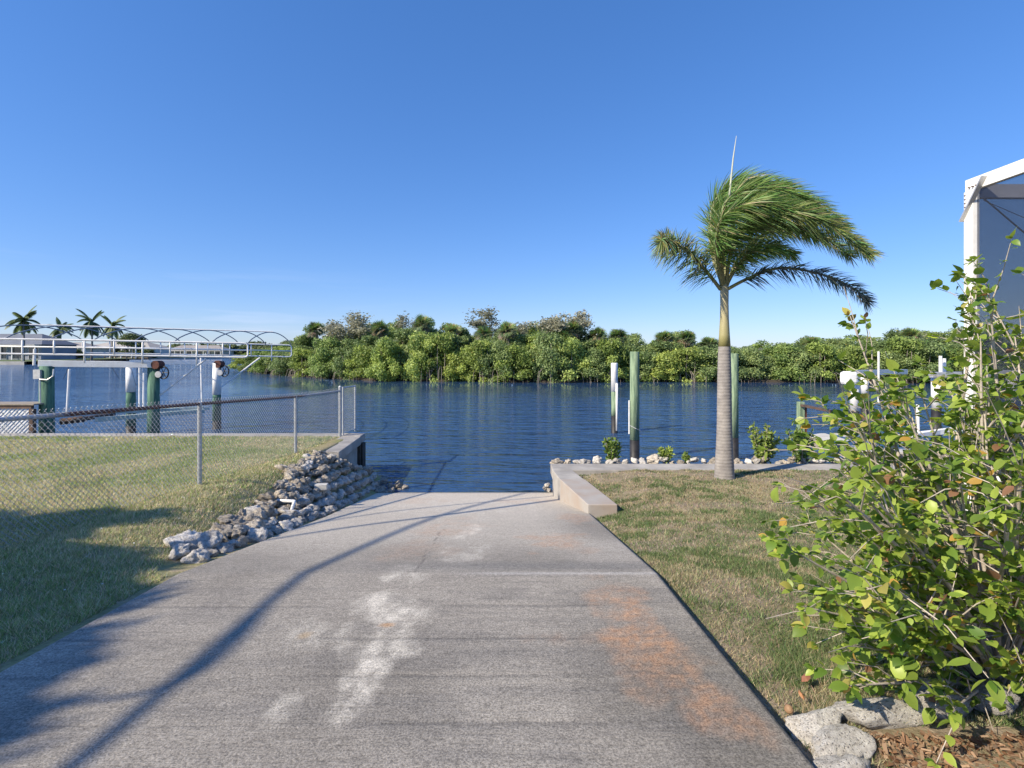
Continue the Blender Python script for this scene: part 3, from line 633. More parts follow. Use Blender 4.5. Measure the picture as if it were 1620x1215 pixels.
def lattice_dock():
    o=Vector((-12.9,12.9,0)); t=empty('dock',o,'low dock with white lattice skirt at the left edge behind the seawall','dock')
    mb=MB(); z0=.35; x0=-2.6; x1=.62
    zt=HC-(640-HY)/FPX*13-0
    mb.box((x0,-.02,z0),(x1,.0,z0+.02)); 
    k=(zt-.08-z0)
    x=x0
    while x<x1:
        for s in (1,-1):
            a=Vector((x,-.01*s,z0)); b=Vector((x+s*k,-.01*s,z0+k))
            if b.x>x1: f=(x1-a.x)/(b.x-a.x); b=a.lerp(b,f)
            if b.x<x0: f=(x0-a.x)/(b.x-a.x); b=a.lerp(b,f)
            if (b-a).length>.03: mb.beam(a,b,.008,.035,up=Vector((0,1,0)).cross(b-a).normalized() if False else Vector((0,0,1)))
        x+=.1
    mb.build('lattice',M['white'],t)
    mb=MB(); mb.box((x0,-.05,zt-.09),(x1+.06,.03,zt-.01)); mb.box((x1-.0,-.05,-.5),(x1+.1,.05,zt-.1)); mb.build('frame',M['brown_wood'],t)
    mb=MB(); 
    for i in range(4): mb.box((x0,-.08+i*.155,zt),(x1+.15,.065+i*.155,zt+.035))
    mb.build('deck',M['dead_wood'],t)
    mb=MB(); mb.box((x0,-.04,.12),(x1+.05,.02,.33)); mb.build('skirt_board',M['black_wrap'],t)
lattice_dock()
def right_dock():
    o=Vector((7.2,10.6,0)); t=empty('dock',o,'weathered board dock with corner post and handrail right of the palm','dock')
    mb=MB(); zt=.78; y=0
    while y<2.4:
        mb.box((.2-y*.0,y,zt),(2.6,y+.13,zt+.04)); y+=.145
    mb.build('deck',M['cream_fibre'],t)
    mb=MB(); mb.box((.16,-.02,zt-.2),(.2-.003,2.42,zt+.03)); mb.box((.2,-.03,zt-.2),(2.6,.0-.003,zt)); mb.build('fascia',M['dead_wood'],t)
    mb=MB(); mb.box((.02,2.1,-1),(.155,2.24,1.66)); mb.build('corner_post',M['green_wood'],t,bevel=.008)
    mb=MB(); mb.box((.16,2.12,.82),(.22,2.22,1.58)); mb.build('brace_board',M['rust'],t)
    mb=MB(); mb.beam((.08,2.08,1.58),(-.1,-.9,1.58),.1,.05); mb.build('handrail',M['brown_wood'],t)
    for (x,y) in ((.05,.2),(1.5,.1),(1.5,2.2)):
        mb=MB(); mb.tube([(x+.3,y+.2,-1.2),(x+.3,y+.2,zt-.01)],.09,12); mb.build('dock_pile',M['black_wrap'],t)
right_dock()
def right_lift():
    o=Vector((11.5,16,0)); t=empty('boat_lift',o,'white framed boat lift seen behind the leafy bush at right','boat lift')
    def L(p): return Vector(p)-o
    for (px,D,top,r,wz,base) in [(1352,15.2,2.3,.13,1.15,.9),(1368,18.5,2.0,.13,1.4,.8),(1481,15.5,2.15,.13,1.2,.9),(1600,17,2.2,.14,1.2,.8)]:
        c=L(((px-CX)/FPX*D,D,0)); mb=MB(); mb.lathe(c,[(r,-1),(r,wz)],18); mb.build('piling',M['black_wrap'],t,True)
        mb=MB(); mb.lathe(c,[(r*.98,wz+.003),(r*.98,top)],18); mb.build('white_sleeve',M['white'],t,True)
    mb=MB(); c=L(P(1343,598,15.1)); mb.obox(c,Vector((1,0,0)),Vector((0,1,0)),Vector((0,0,1)),.2,.17,.2); mb.build('motor_cover',M['white'],t,bevel=.09)
    for (p,q) in [((1472,593,15.4),(1700,591,15.6)),((1350,590,15.4),(1432,588,18.0))]:
        mb=MB(); mb.beam(L(P(*p)),L(P(*q)),.16,.17); mb.build('beam',M['alu'],t,bevel=.01)
    for (px,a,b,D) in [(1488,563,590,15.5),(1494,567,590,15.7),(1390,556,640,16),(1452,640,700,15)]:
        mb=MB(); mb.tube([L(P(px,a,D)),L(P(px,b,D))],.045 if px>1450 else .03,8); mb.build('guide_post',M['white'],t)
    mb=MB(); mb.beam(L(P(1360,700,14.5)),L(P(1600,668,15.5)),.14,.14); mb.beam(L(P(1440,690,14.5)),L(P(1640,660,17)),.12,.12); mb.build('cradle',M['white'],t)
right_lift()
# ------------------------------------------------------------------ pool cage
def cage():
    CX0,CY0=4.1,4.5; o=Vector((CX0,CY0,1.0)); t=empty('pool_enclosure',o,'white framed screened pool enclosure rising at the right edge','pool cage')
    zt=2.9+258*4.5/800; h=zt-1.0
    mb=MB(); mb.box((0,0,-.1),(.062,.09,h)); mb.build('corner_post',M['white'],t,bevel=.003)
    mb=MB(); mb.box((.012,-6,h-.0),(.062,.09,h+.11)); mb.build('eave_beam',M['white'],t,bevel=.003)
    mb=MB(); mb.box((.063,.03,h-.06),(6,.085,h+.06)); mb.build('far_beam',simple('grey_beam',(.28,.29,.33),(.22,.23,.26),5,.5),t)
    zk=2.9-33*4.5/800-1.0
    mb=MB(); mb.box((.064,.02,zk-.03),(6,.07,zk+.03)); mb.build('chair_rail',M['white'],t)
    mb=MB(); mb.box((.014,-6,zk-.9),(.060,-.002,zk-.85)); mb.build('kick_rail',M['white'],t)
    for y in (-2.2,-4.4):
        mb=MB(); mb.box((0,y,-.1),(.06,y+.06,h)); mb.build('post',M['white'],t)
    mb=MB(); mb.box((2.2,.0,-.1),(2.26,.08,h-.063)); mb.build('post',M['white'],t)
    m,nt,b,out=newmat('insect_screen'); tr=nt.nodes.new('ShaderNodeBsdfTransparent'); mx=nt.nodes.new('ShaderNodeMixShader'); mx.inputs[0].default_value=.36
    b.inputs['Base Color'].default_value=(.012,.02,.045,1); b.inputs['Roughness'].default_value=.8
    nt.links.new(tr.outputs[0],mx.inputs[1]); nt.links.new(b.outputs[0],mx.inputs[2]); nt.links.new(mx.outputs[0],out.inputs['Surface'])
    mb=MB(); mb.box((.036,-6,.1),(.038,-.003,h-.002)); mb.build('screen',m,t)
    mb=MB(); mb.box((.065,.05,.1),(6,.052,h-.062)); mb.build('screen',m,t)
    mb=MB(); mb.tube([(.075,-.02,h-.08),(.075,-.95,h-1.1)],.006,6); mb.tube([(.075,-.02,h-.10),(.2,-.8,h-.7)],.003,5); mb.build('brace_cable',M['black'],t)
    mb=MB(); mb.beam((-.012,.10,h-.26),(-.012,-.12,h+.08),.012,.045,up=Vector((1,0,0))); mb.build('corner_plate',M['alu'],t)
    for i in range(4):
        mb=MB(); mb.tube([(-.006,.075,h-.03-.035*i),(.002,.075,h-.03-.035*i)],.006,8); mb.build('screw_head',M['brown_wood'],t)
        mb=MB(); mb.tube([(-.006,.04-.035*i,h+.03),(.013,.04-.035*i,h+.03)],.006,8); mb.build('screw_head',M['brown_wood'],t)
cage()
# ------------------------------------------------------------------ the young palm by the seawall
def bez(pts,k):
    pts=[Vector(p) for p in pts]; n=len(pts); out=[]
    for i in range(k+1):
        s=i/k*(n-1); j=min(int(s),n-2); u=s-j
        p0=pts[max(j-1,0)];p1=pts[j];p2=pts[j+1];p3=pts[min(j+2,n-1)]
        out.append(.5*((2*p1)+(-p0+p2)*u+(2*p0-5*p1+4*p2-p3)*u*u+(-p0+3*p1-3*p2+p3)*u**3))
    return out
def blade_strip(V,F,C,base,d,droop,L,w,col,seg=3):
    """curved tapering leaflet"""
    d=d.normalized(); side=d.cross(Vector((random.gauss(0,1),random.gauss(0,1),random.gauss(0,1)))).normalized()
    o=len(V)
    for i in range(seg+1):
        s=i/seg; p=base+d*(L*s)+droop*(L*s*s); ww=w*(1-s)**.6*(.6+.4*min(1,s*4)) if i<seg else 0
        if i<seg: V.append(p-side*ww); V.append(p+side*ww); C.append(col);C.append(col)
        else: V.append(p); C.append(col)
    for i in range(seg-1): a=o+2*i; F.append((a,a+1,a+3,a+2))
    a=o+2*(seg-1); F.append((a,a+1,a+2))
def palm():
    D0=9.1; px0=1146; base=P(px0,757,D0); t=empty('palm_tree',base,'windblown young palm with grey ringed trunk on the right lawn by the seawall','palm tree')
    m,nt,b,out=newmat('ringed_trunk'); v=coord(nt); w_=N(nt,'ShaderNodeTexWave',bands_direction='Z'); w_.inputs['Scale'].default_value=5.5; w_.inputs['Distortion'].default_value=2.5; w_.inputs['Detail'].default_value=3
    nt.links.new(v,w_.inputs['Vector']); n=noisetex(nt,v,5,5,.7)
    c=mixc(nt,ramp(nt,n,[(.35,(0,0,0)),(.65,(1,1,1))]).outputs[0],(.20,.185,.175),(.32,.298,.275)); c=mixc(nt,.16,c,ramp(nt,w_.outputs[0],[(.0,(.62,.6,.6)),(.35,(1,1,1))]).outputs[0],'MULTIPLY')
    nt.links.new(c,b.inputs['Base Color']); b.inputs['Roughness'].default_value=.9; bump(nt,b,w_.outputs[0],.35,.008)
    k=D0/800
    def prof(list_): return [((w/2)*k,(757-y)*k) for y,w in list_]
    mb=MB(); pr=prof([(775,30),(757,31),(745,29.5),(725,27),(700,24.5),(670,22.5),(640,22),(600,21),(570,19.5),(548,18)])
    # slight lean to the right side
    n_=28; vs=[];fs=[]
    fine=[]; 
    for i in range(len(pr)-1):
        for s in range(10): u=s/10; fine.append((lerp(pr[i][0],pr[i+1][0],u)*(1+.012*math.sin((i*10+s)*2.1)),lerp(pr[i][1],pr[i+1][1],u)))
    fine.append(pr[-1]); mb.lathe((0,0,0),fine,n_); mb.build('trunk',m,t,True)
    m2,nt,b,out=newmat('crownshaft'); v=coord(nt); n=noisetex(nt,v,3,4,.6,stretch=(3,3,.8)); sp=N(nt,'ShaderNodeSeparateXYZ'); nt.links.new(v,sp.inputs[0])
    mr=N(nt,'ShaderNodeMapRange'); mr.inputs['From Min'].default_value=2.35; mr.inputs['From Max'].default_value=3.1; nt.links.new(sp.outputs['Z'],mr.inputs[0])
    c=mixc(nt,mr.outputs[0],(.27,.25,.09),(.43,.38,.23)); c=mixc(nt,.4,c,ramp(nt,n,[(.3,(.6,.62,.5)),(.6,(1,1,1))]).outputs[0],'MULTIPLY'); nt.links.new(c,b.inputs['Base Color']); b.inputs['Roughness'].default_value=.5
    pr=prof([(548.2,18.5),(530,16),(505,13.5),(480,12.5),(462,13),(455,11),(445,7)]); mb=MB(); mb.lathe((0,0,0),pr,24); mb.build('crownshaft',m2,t,True)
    def Q(px,py,dd): return P(px,py,D0+dd)-base
    wind=Vector((1,-.1,-.12))
    fr=[
     ([(1140,458,0),(1118,430,-.1),(1090,400,-.25),(1062,383,-.4),(1046,380,-.5)],.50,420,'a',.12),
     ([(1150,458,0),(1185,440,-.2),(1235,424,-.3),(1300,434,-.3),(1350,456,-.2),(1372,478,-.1)],.34,300,'d',.55),
     ([(1142,452,0),(1128,385,.2),(1128,325,.3),(1160,290,.2),(1220,292,.1),(1270,318,0)],.52,560,'g',.95),
     ([(1144,452,0),(1138,380,-.3),(1150,318,-.5),(1205,296,-.5),(1275,315,-.4),(1335,362,-.2)],.50,560,'g',.9),
     ([(1147,452,0),(1150,385,.4),(1180,325,.7),(1245,315,.8),(1310,345,.7),(1378,402,.6)],.44,560,'y',.8),
     ([(1149,452,0),(1158,395,-.4),(1195,345,-.8),(1255,335,-1.),(1315,358,-.9),(1372,404,-.7)],.42,560,'y',.8),
     ([(1150,452,0),(1168,410,.2),(1205,372,.3),(1255,362,.4),(1305,378,.4),(1345,405,.3)],.40,480,'y',.7),
     ([(1144,452,0),(1134,400,-.5),(1140,350,-.9),(1180,322,-1.1),(1230,325,-1.),(1285,352,-.8)],.46,520,'g',.9),
     ([(1143,452,0),(1126,400,.5),(1124,350,.8),(1142,312,.9),(1190,300,.8),(1240,318,.6)],.46,480,'g',.95),
     ([(1149,452,0),(1164,425,-.2),(1186,400,-.5),(1218,390,-.6),(1255,402,-.6)],.36,380,'g',.7),
     ([(1146,452,0),(1142,415,-.3),(1152,378,-.5),(1185,355,-.7),(1235,352,-.8),(1290,374,-.7)],.42,480,'g',.85),
    ]
    pal={'a':((.15,.23,.075),(.34,.36,.18)),'d':((.07,.10,.08),(.15,.17,.14)),'g':((.12,.21,.05),(.23,.33,.09)),'y':((.15,.23,.06),(.34,.38,.14))}
    for pts,L,n,kk,wf in fr:
        cur=bez([Q(*p) for p in pts],60); V=[];F=[];C=[]
        ln=len(cur)
        mb=MB(); mb.cur=1; mb.col=(1,1,1,1); c2=(.30,.30,.15,1)
        mb.tube(cur,[.03*(1-i/ln)**.8+.004 for i in range(ln)],6,m=0,col=c2)
        for i in range(int(n*1.7)):
            s=.14+.86*random.random()**.85; f=s*(ln-1); j=min(int(f),ln-2); p=cur[j].lerp(cur[j+1],f-j); tg=(cur[j+1]-cur[j]).normalized()
            ra=Vector((random.gauss(0,1),random.gauss(0,1),random.gauss(0,1))); ra=(ra-tg*ra.dot(tg)).normalized()
            d=(ra*1.1+tg*.6+wind*(wf*(.5+.5*s))).normalized()
            Ln=L*1.0*(math.sin(min(1,s*1.05)*2.6+.45)*.55+.5)*random.uniform(.7,1.15); c=[lerp(a,b_,random.random()*(.4+.6*s)) for a,b_ in zip(*pal[kk])]
            if random.random()<.06: c=[.36,.30,.16]
            q=random.uniform(.75,1.25); c=(c[0]*q,c[1]*q,c[2]*q,1)
            dr=Vector((.12*wf,0,-.38+.2*wf))
            blade_strip(V,F,C,p,d,dr,Ln,.0095,c)
        o=len(mb.v); mb.v.extend([tuple(v) for v in V]); mb.f.extend([tuple(i+o for i in f) for f in F]); mb.m.extend([0]*len(F)); mb.c.extend(C)
        ob=mb.build('frond',[M['frond']],t)
    mb=MB(); mb.tube([Q(1152,330,-.5),Q(1156,290,-.5),Q(1160,250,-.5),Q(1165,215,-.5)],[.02,.017,.012,.004],8); mb.build('spear_leaf',simple('spear',(.5,.52,.42),(.4,.42,.33),6,.6),t,True)
palm()
# ------------------------------------------------------------------ leaf clouds for crowns
def leafcloud(centers,radii,n,size,cols,flat=.8,yel=.0,jit=.25):
    """centres (k,3); radii (k,3); n leaves spread near the lobes' shells"""
    k=len(centers); vol=np.prod(radii,1)**(2/3); idx=rng.choice(k,n,p=vol/vol.sum())
    d=rng.normal(size=(n,3)); d/=np.linalg.norm(d,axis=1)[:,None]
    # bumpy sub clumps: radius modulated by direction noise
    rr=1-np.abs(rng.normal(0,.22,n)); ph=idx*1.7
    md=.82+.2*np.sin(d[:,0]*7+ph)*np.sin(d[:,1]*8+ph*2)+.14*np.sin(d[:,2]*11+ph*3)
    p=centers[idx]+d*radii[idx]*(np.clip(rr,.2,1)*md)[:,None]+rng.normal(0,jit*.2,(n,3))
    nrm=d*.6+rng.normal(0,.55,(n,3))+np.array([0,0,.35]); nrm/=np.linalg.norm(nrm,axis=1)[:,None]
    a=np.cross(nrm,rng.normal(size=(n,3))); a/=np.linalg.norm(a,axis=1)[:,None]+1e-9; b=np.cross(nrm,a)
    s=size*rng.uniform(.6,1.4,n)[:,None]; 
    V=np.stack([p-a*s,p-b*s*.5,p+a*s,p+b*s*.5],1).reshape(-1,3); F=np.arange(4*n).reshape(-1,4)
    cl=np.array(cols); lobe=rng.random(k)[idx]; c=cl[0]+(cl[1]-cl[0])*np.clip(lobe*.7+rng.random(n)*.5-.1,0,1)[:,None]
    if yel>0: g=rng.random(n)<yel; c[g]=np.array((.30,.27,.07))
    c=c*rng.uniform(.75,1.25,(n,1)); return V,F,np.repeat(np.clip(c,0,1),4,0)
def tree_proto(name,label,cat,group,loc,H,W,nl,nleaf,size,cols,trunkh=.35,mat='leaf_far',low=.1,seed=0,yel=.01,stems=3,bark='trunk_grey',shape='mound'):
    global rng
    rng=np.random.default_rng(seed+100); rs=random.Random(seed)
    t=empty(name,loc,label,cat,group); mb=MB()
    for i in range(stems):
        a=rs.uniform(0,6.28); r=W*.12; top=Vector((math.cos(a)*W*.25,math.sin(a)*W*.25,H*.75)); b=Vector((math.cos(a)*r,math.sin(a)*r,-.4))
        mb.tube([b,b.lerp(top,.4)+Vector((rs.uniform(-.2,.2),rs.uniform(-.2,.2),0)),top],[H*.016,H*.012,H*.004],6)
    if shape=='mound':
        for i in range(14):   # arching prop roots
            a=rs.uniform(0,6.28); r=W*rs.uniform(.3,.52); mb.tube([(math.cos(a)*r*.4,math.sin(a)*r*.4,H*.3),(math.cos(a)*r*.85,math.sin(a)*r*.85,H*.2),(math.cos(a)*r,math.sin(a)*r,-.4)],[.03,.025,.02],4,cap=False)
    mb.build('trunk',M[bark],t,True)
    cs=[];rd=[]
    for i in range(nl):
        a=rs.uniform(0,6.28); zz=rs.random(); rr=W*.5*math.sqrt(rs.random())*(1.0 if shape=='mound' else .8)
        zr=lerp(low,.9,zz)*H
        k=(1-.55*zz**2); cs.append((math.cos(a)*rr*k,math.sin(a)*rr*k,zr)); s=rs.uniform(.13,.24)*W; rd.append((s,s,s*.72))
    V,F,C=leafcloud(np.array(cs),np.array(rd),nleaf,size,cols,yel=yel)
    npmesh('crown',V,F,M[mat],t,col=C)
    return t
# ------------------------------------------------------------------ mangrove island
def shoreD(px): return float(np.interp(px,[330,395,430,520,600,850,1000,1250,1500,1900],[95,76,64,55,51,48,49.5,48.5,47,45]))
def topy(px): return float(np.interp(px,[395,420,450,480,500,520,545,580,620,660,700,740,770,800,830,870,910,940,980,1020,1060,1100,1140,1200,1260,1320,1380,1440,1500,1560,1700,1900],
   [565,548,542,525,508,528,518,505,505,497,502,512,522,508,512,502,505,522,516,530,522,526,538,538,530,527,522,515,518,522,520,518]))
def island():
    mb=MB(); n=60; vs=[];fs=[]
    pxs=np.linspace(388,2300,n); front=[]
    for i,px in enumerate(pxs):
        D=shoreD(px)+.8+.5*math.sin(i*1.9)+.35*math.sin(i*.7); x=(px-CX)/FPX*D; vs+=[(x,D,-.3),(x+.0,D+.6,.22),(x*1.02,D+30,.35),(x*1.05+2,D+33,-.5)]
    for i in range(n-1):
        for j in range(3): a=i*4+j; fs.append((a,a+4,a+5,a+1))
    mb.add(vs,fs); tag(mb.build('island_ground',simple('dark_mud',(.055,.045,.033),(.03,.025,.02),1,.95),smooth=True),kind='structure')
    G=((.11,.17,.04),(.40,.49,.12)); G2=((.11,.17,.06),(.34,.43,.16)); G3=((.09,.14,.05),(.28,.36,.13)); G4=((.14,.22,.06),(.42,.52,.15))
    protos=[]
    lab1='bright green mangrove bush overhanging the water on the wooded island'; g1='mangroves along the island shore'
    lab2='taller leafy tree in the thicket behind the shore mangroves'; g2='trees in the island thicket'
    P1=[tree_proto('mangrove',lab1,'mangrove',g1,(0,-200-i*20,0),4.2,4.6,40,11000,.11,[G,G4,G,G2][i],low=.0,seed=i,yel=.01) for i in range(4)]
    P2=[tree_proto('thicket_tree',lab2,'tree',g2,(0,-200-i*20,0),6.5,4.4,34,8000,.12,[G2,G3,G4,G2][i],low=.3,seed=20+i,yel=.02) for i in range(4)]
    used=set()
    def place(pr,loc,sc,rz,label=None):
        if pr.name not in used:
            used.add(pr.name); pr.location=loc; pr.rotation_euler=(0,0,rz); pr.scale=sc
            if label: pr['label']=label
            return pr
        return dup(pr,loc,rz,sc,label)
    rs=random.Random(5)
    px=393
    while px<1760:
        D=shoreD(px)+1.7+rs.uniform(-.4,1.3); x=(px-CX)/FPX*D
        H=D*(600-topy(px))/800+.3; H=min(H*rs.uniform(.55,.82),5.0)
        s=H/4.2; place(rs.choice(P1),(x,D,.05),(rs.uniform(.75,1.05),rs.uniform(.8,1.05),s),rs.uniform(0,6.28)); px+=rs.uniform(24,36)
    for row,(dd,fr,w) in enumerate([(4.2,.78,34),(7.5,.88,38),(11.5,.96,44)]):
        px=405+row*9
        while px<1740:
            D=shoreD(px)+dd+rs.uniform(-.8,.8); x=(px-CX)/FPX*D
            H=HC+(HY-topy(px)-rs.uniform(-4,5))/800*D; H*=fr*rs.uniform(.88,1.0)
            s=max(H,1.6)/6.2; place(rs.choice(P2),(x,D,.1),(rs.uniform(.8,1.1),rs.uniform(.85,1.1),s),rs.uniform(0,6.28)); px+=rs.uniform(.8,1.2)*w
island()
def fanpalm(seed,brown=.3):
    rs=random.Random(seed); V=[];F=[];C=[]
    for i in range(46):
        u=rs.random(); el=lerp(-1.0,1.35,u); az=rs.uniform(0,6.28); d=Vector((math.cos(el)*math.cos(az),math.cos(el)*math.sin(az),math.sin(el)))
        dead=el<-.45 and rs.random()<.85
        base=d*rs.uniform(.1,.4); side=d.cross(Vector((0,0,1))).normalized(); up=side.cross(d); tw=rs.uniform(-1.3,1.3); side,up=side*math.cos(tw)+up*math.sin(tw),up*math.cos(tw)-side*math.sin(tw)
        L=rs.uniform(.95,1.25)
        for k in range(13):
            a=lerp(-1.25,1.25,k/12); dd=(d*math.cos(a)+side*math.sin(a)+up*.15*math.cos(a*2)).normalized(); ln=L*(1-.25*abs(a)/1.25)
            c=(.36,.30,.21) if dead else (lerp(.10,.27,u*rs.random()+.2*u),lerp(.14,.33,u*rs.random()+.3*u),.09)
            c=(*[q*rs.uniform(.8,1.2) for q in c],1); s=dd.cross(up).normalized()*.05; o=len(V); drp=Vector((0,0,-.3*ln*(1.2-u)))
            V+=[base-s*.4,base+s*.4,base+dd*ln*.6+s+drp*.3,base+dd*ln*.6-s+drp*.3,base+dd*ln+drp]; F+=[(o,o+1,o+2,o+3),(o+3,o+2,o+4)]; C+=[c]*5
    return V,F,C
def cabbage():
    lab={0:'fan leaved cabbage palm with brown dead skirt poking above the island trees'}
    protos=[]
    for s in range(3):
        t=empty('cabbage_palm',(0,0,0),lab[0],'palm tree','cabbage palms on the island'); V,F,C=fanpalm(s+3)
        mb=MB(); mb.v=[tuple(v+Vector((0,0,6.6))) for v in V]; mb.f=F; mb.m=[0]*len(F); mb.c=C; mb.col=(1,1,1,1); mb.build('crown',M['leaf_far'],t)
        mb=MB(); mb.tube([(0,0,-.3),(.1,0,3),(0,0,6.6)],[.2,.17,.2],10); mb.build('trunk',M['trunk_grey'],t,True); protos.append(t)
    spots=[(500,505,7,'lone cabbage palm rising at the left tip of the wooded island'),(602,503,8,'cabbage palm left of the leafy centre, beside the bare grey tree'),(668,494,9,'highest cabbage palm left of the island middle'),(716,508,10,None),(766,512,7,None),(803,505,4,'cabbage palm with hanging brown skirt just left of the tallest grey tree'),
           (906,504,6,None),(888,518,5,None),(945,514,6,None),(978,516,4.5,'cabbage palm behind the white sleeved piling'),(1052,520,5,None),(1085,520,4.5,None),(1062,540,4,None),(640,525,6,None),(1122,530,6,None),(1285,530,8,None),(1440,515,8,None)]
    for i,(px,ty,dd,lb) in enumerate(spots):
        dd=dd*.55+1.5; D=shoreD(px)+dd; x=(px-CX)/FPX*D; ztop=HC+(HY-ty)/800*D-.2; sc=(ztop)/7.9
        loc=(x,D,.1); pr=protos[i%3]; hs_=min(1.15,max(.8,sc)) ; s=(.98,.98,sc)
        if i<3: pr.location=loc; pr.scale=s; o=pr
        else: o=dup(pr,loc,i*1.3,s)
        o['label']=lb or lab[0]
cabbage()
# sparse grey trees
def branchy(t,seed,H,spread,nleaf,col,leafs,bark,base_r=.12,depth=4):
    rs=random.Random(seed); mb=MB(); tips=[]
    def grow(p,d,L,r,k):
        pts=[p]; rad=[r]; n=4
        for i in range(n):
            d=(d+Vector((rs.gauss(0,.16),rs.gauss(0,.16),rs.gauss(0,.1)+.05))).normalized(); p=p+d*(L/n); pts.append(p); rad.append(r*(1-.5*(i+1)/n))
        mb.tube(pts,rad,5 if k<3 else 7,cap=False)
        if k<=2: tips.extend(pts[1:])
        if k>0:
            for j in range(rs.choice((2,3,3))):
                a=rs.choice(pts[2:]) if j else pts[-1]; e=(d+Vector((rs.gauss(0,spread),rs.gauss(0,spread),rs.gauss(.1,.3)))).normalized(); grow(a,e,L*rs.uniform(.6,.82),r*.5,k-1)
    grow(Vector((0,0,-.2)),Vector((0,0,1)),H*.36,base_r,depth); mb.build('trunk',M[bark],t,True)
    T=np.array([tuple(q) for q in tips]); idx=rng.choice(len(T),nleaf); p=T[idx]+rng.normal(0,H*.025,(nleaf,3)); nr_=rng.normal(size=(nleaf,3)); nr_/=np.linalg.norm(nr_,axis=1)[:,None]
    a=np.cross(nr_,rng.normal(size=(nleaf,3))); a/=np.linalg.norm(a,axis=1)[:,None]; b=np.cross(nr_,a); s=leafs*rng.uniform(.6,1.4,nleaf)[:,None]
    V=np.stack([p-a*s,p-b*s*.5,p+a*s,p+b*s*.5],1).reshape(-1,3); c=np.array(col[0])+(np.array(col[1])-np.array(col[0]))*rng.random((nleaf,1)); npmesh('crown',V,np.arange(4*nleaf).reshape(-1,4),M['leaf_far'],t,col=np.repeat(c,4,0))
for i,(px,ty,dd,lb,nl) in enumerate([(848,474,8,'tallest thin crowned grey tree standing above the middle of the island',3400),(884,486,8.5,'dense grey green tree right of the tallest island tree',3600),(575,490,9,'bare silvery tree near the left end of the island',2400),(606,496,10,'half bare grey tree right of the silvery tree',2200),(548,500,9,'small bare grey tree at the left of the silvery tree',900),(1500,514,7,'grey topped tree by the white cage post on the island',2000),(1220,534,6,'thin grey tree low over the shore right of the palm trunk',1400)]):
    D=shoreD(px)+dd; x=(px-CX)/FPX*D; H=HC+(HY-ty)/800*D
    t=empty('grey_tree',(x,D,.2),lb,'tree'); branchy(t,40+i,H*.98,.8,int(nl*1.5),((.20,.215,.14),(.38,.37,.27)),.11,'trunk_grey',.16,4); t.scale=(1.7,1.5,1)
# ------------------------------------------------------------------ mangrove seedlings behind the seawall
for i,(px,py,pt,w_,lb) in enumerate([(968,732,690,26,'slender leafy mangrove seedling left of the tall green piling'),(1053,726,709,28,'tiny low mangrove sprig on rocks between piling and palm'),(1206,734,669,58,'bushy bright green mangrove seedling just right of the palm trunk'),(1266,732,680,50,'upright mangrove seedling in front of the dock corner post'),(1086,728,718,10,'smallest green sprout on the riprap left of the palm trunk')]):
    D=10.65; b=P(px,py,D); H=(py-pt)/800*D; W=w_/800*D; rng=np.random.default_rng(60+i); rs=random.Random(i)
    t=empty('mangrove_seedling',b,lb,'shrub'); mb=MB(); V=[];F=[];C=[]
    for k in range(max(4,int(W*34))):
        a=rs.uniform(0,6.28); top=Vector((math.cos(a)*W*.5*rs.random(),math.sin(a)*W*.35*rs.random(),H*rs.uniform(.55,1))); st=Vector((rs.uniform(-.04,.04),0,-.15)); pts=[st,st.lerp(top,.5)+Vector((rs.uniform(-.03,.03),0,.02)),top]; mb.tube(pts,[.008,.006,.003],5)
        for q in range(int(26+22*(H>.4))):
            s=.25+.75*rs.random(); p=pts[1].lerp(top,(s-.5)*2) if s>.5 else st.lerp(pts[1],s*2)
            d=Vector((rs.gauss(0,1),rs.gauss(0,1),rs.gauss(.5,.7))).normalized(); sd=d.cross(Vector((rs.gauss(0,1),rs.gauss(0,1),rs.gauss(0,1)))).normalized()*.026; L=rs.uniform(.07,.11); o=len(V)
            V+=[p,p+d*L*.5+sd,p+d*L,p+d*L*.5-sd]; F.append((o,o+1,o+2,o+3)); g=rs.random(); c=(lerp(.14,.34,g),lerp(.22,.40,g),.07,1); C+=[c]*4
    mb.build('stem',M['twig'],t); m2=MB(); m2.v=[tuple(v) for v in V]; m2.f=F; m2.m=[0]*len(F); m2.c=C; m2.col=(1,1,1,1); m2.build('foliage',M['leaf'],t)
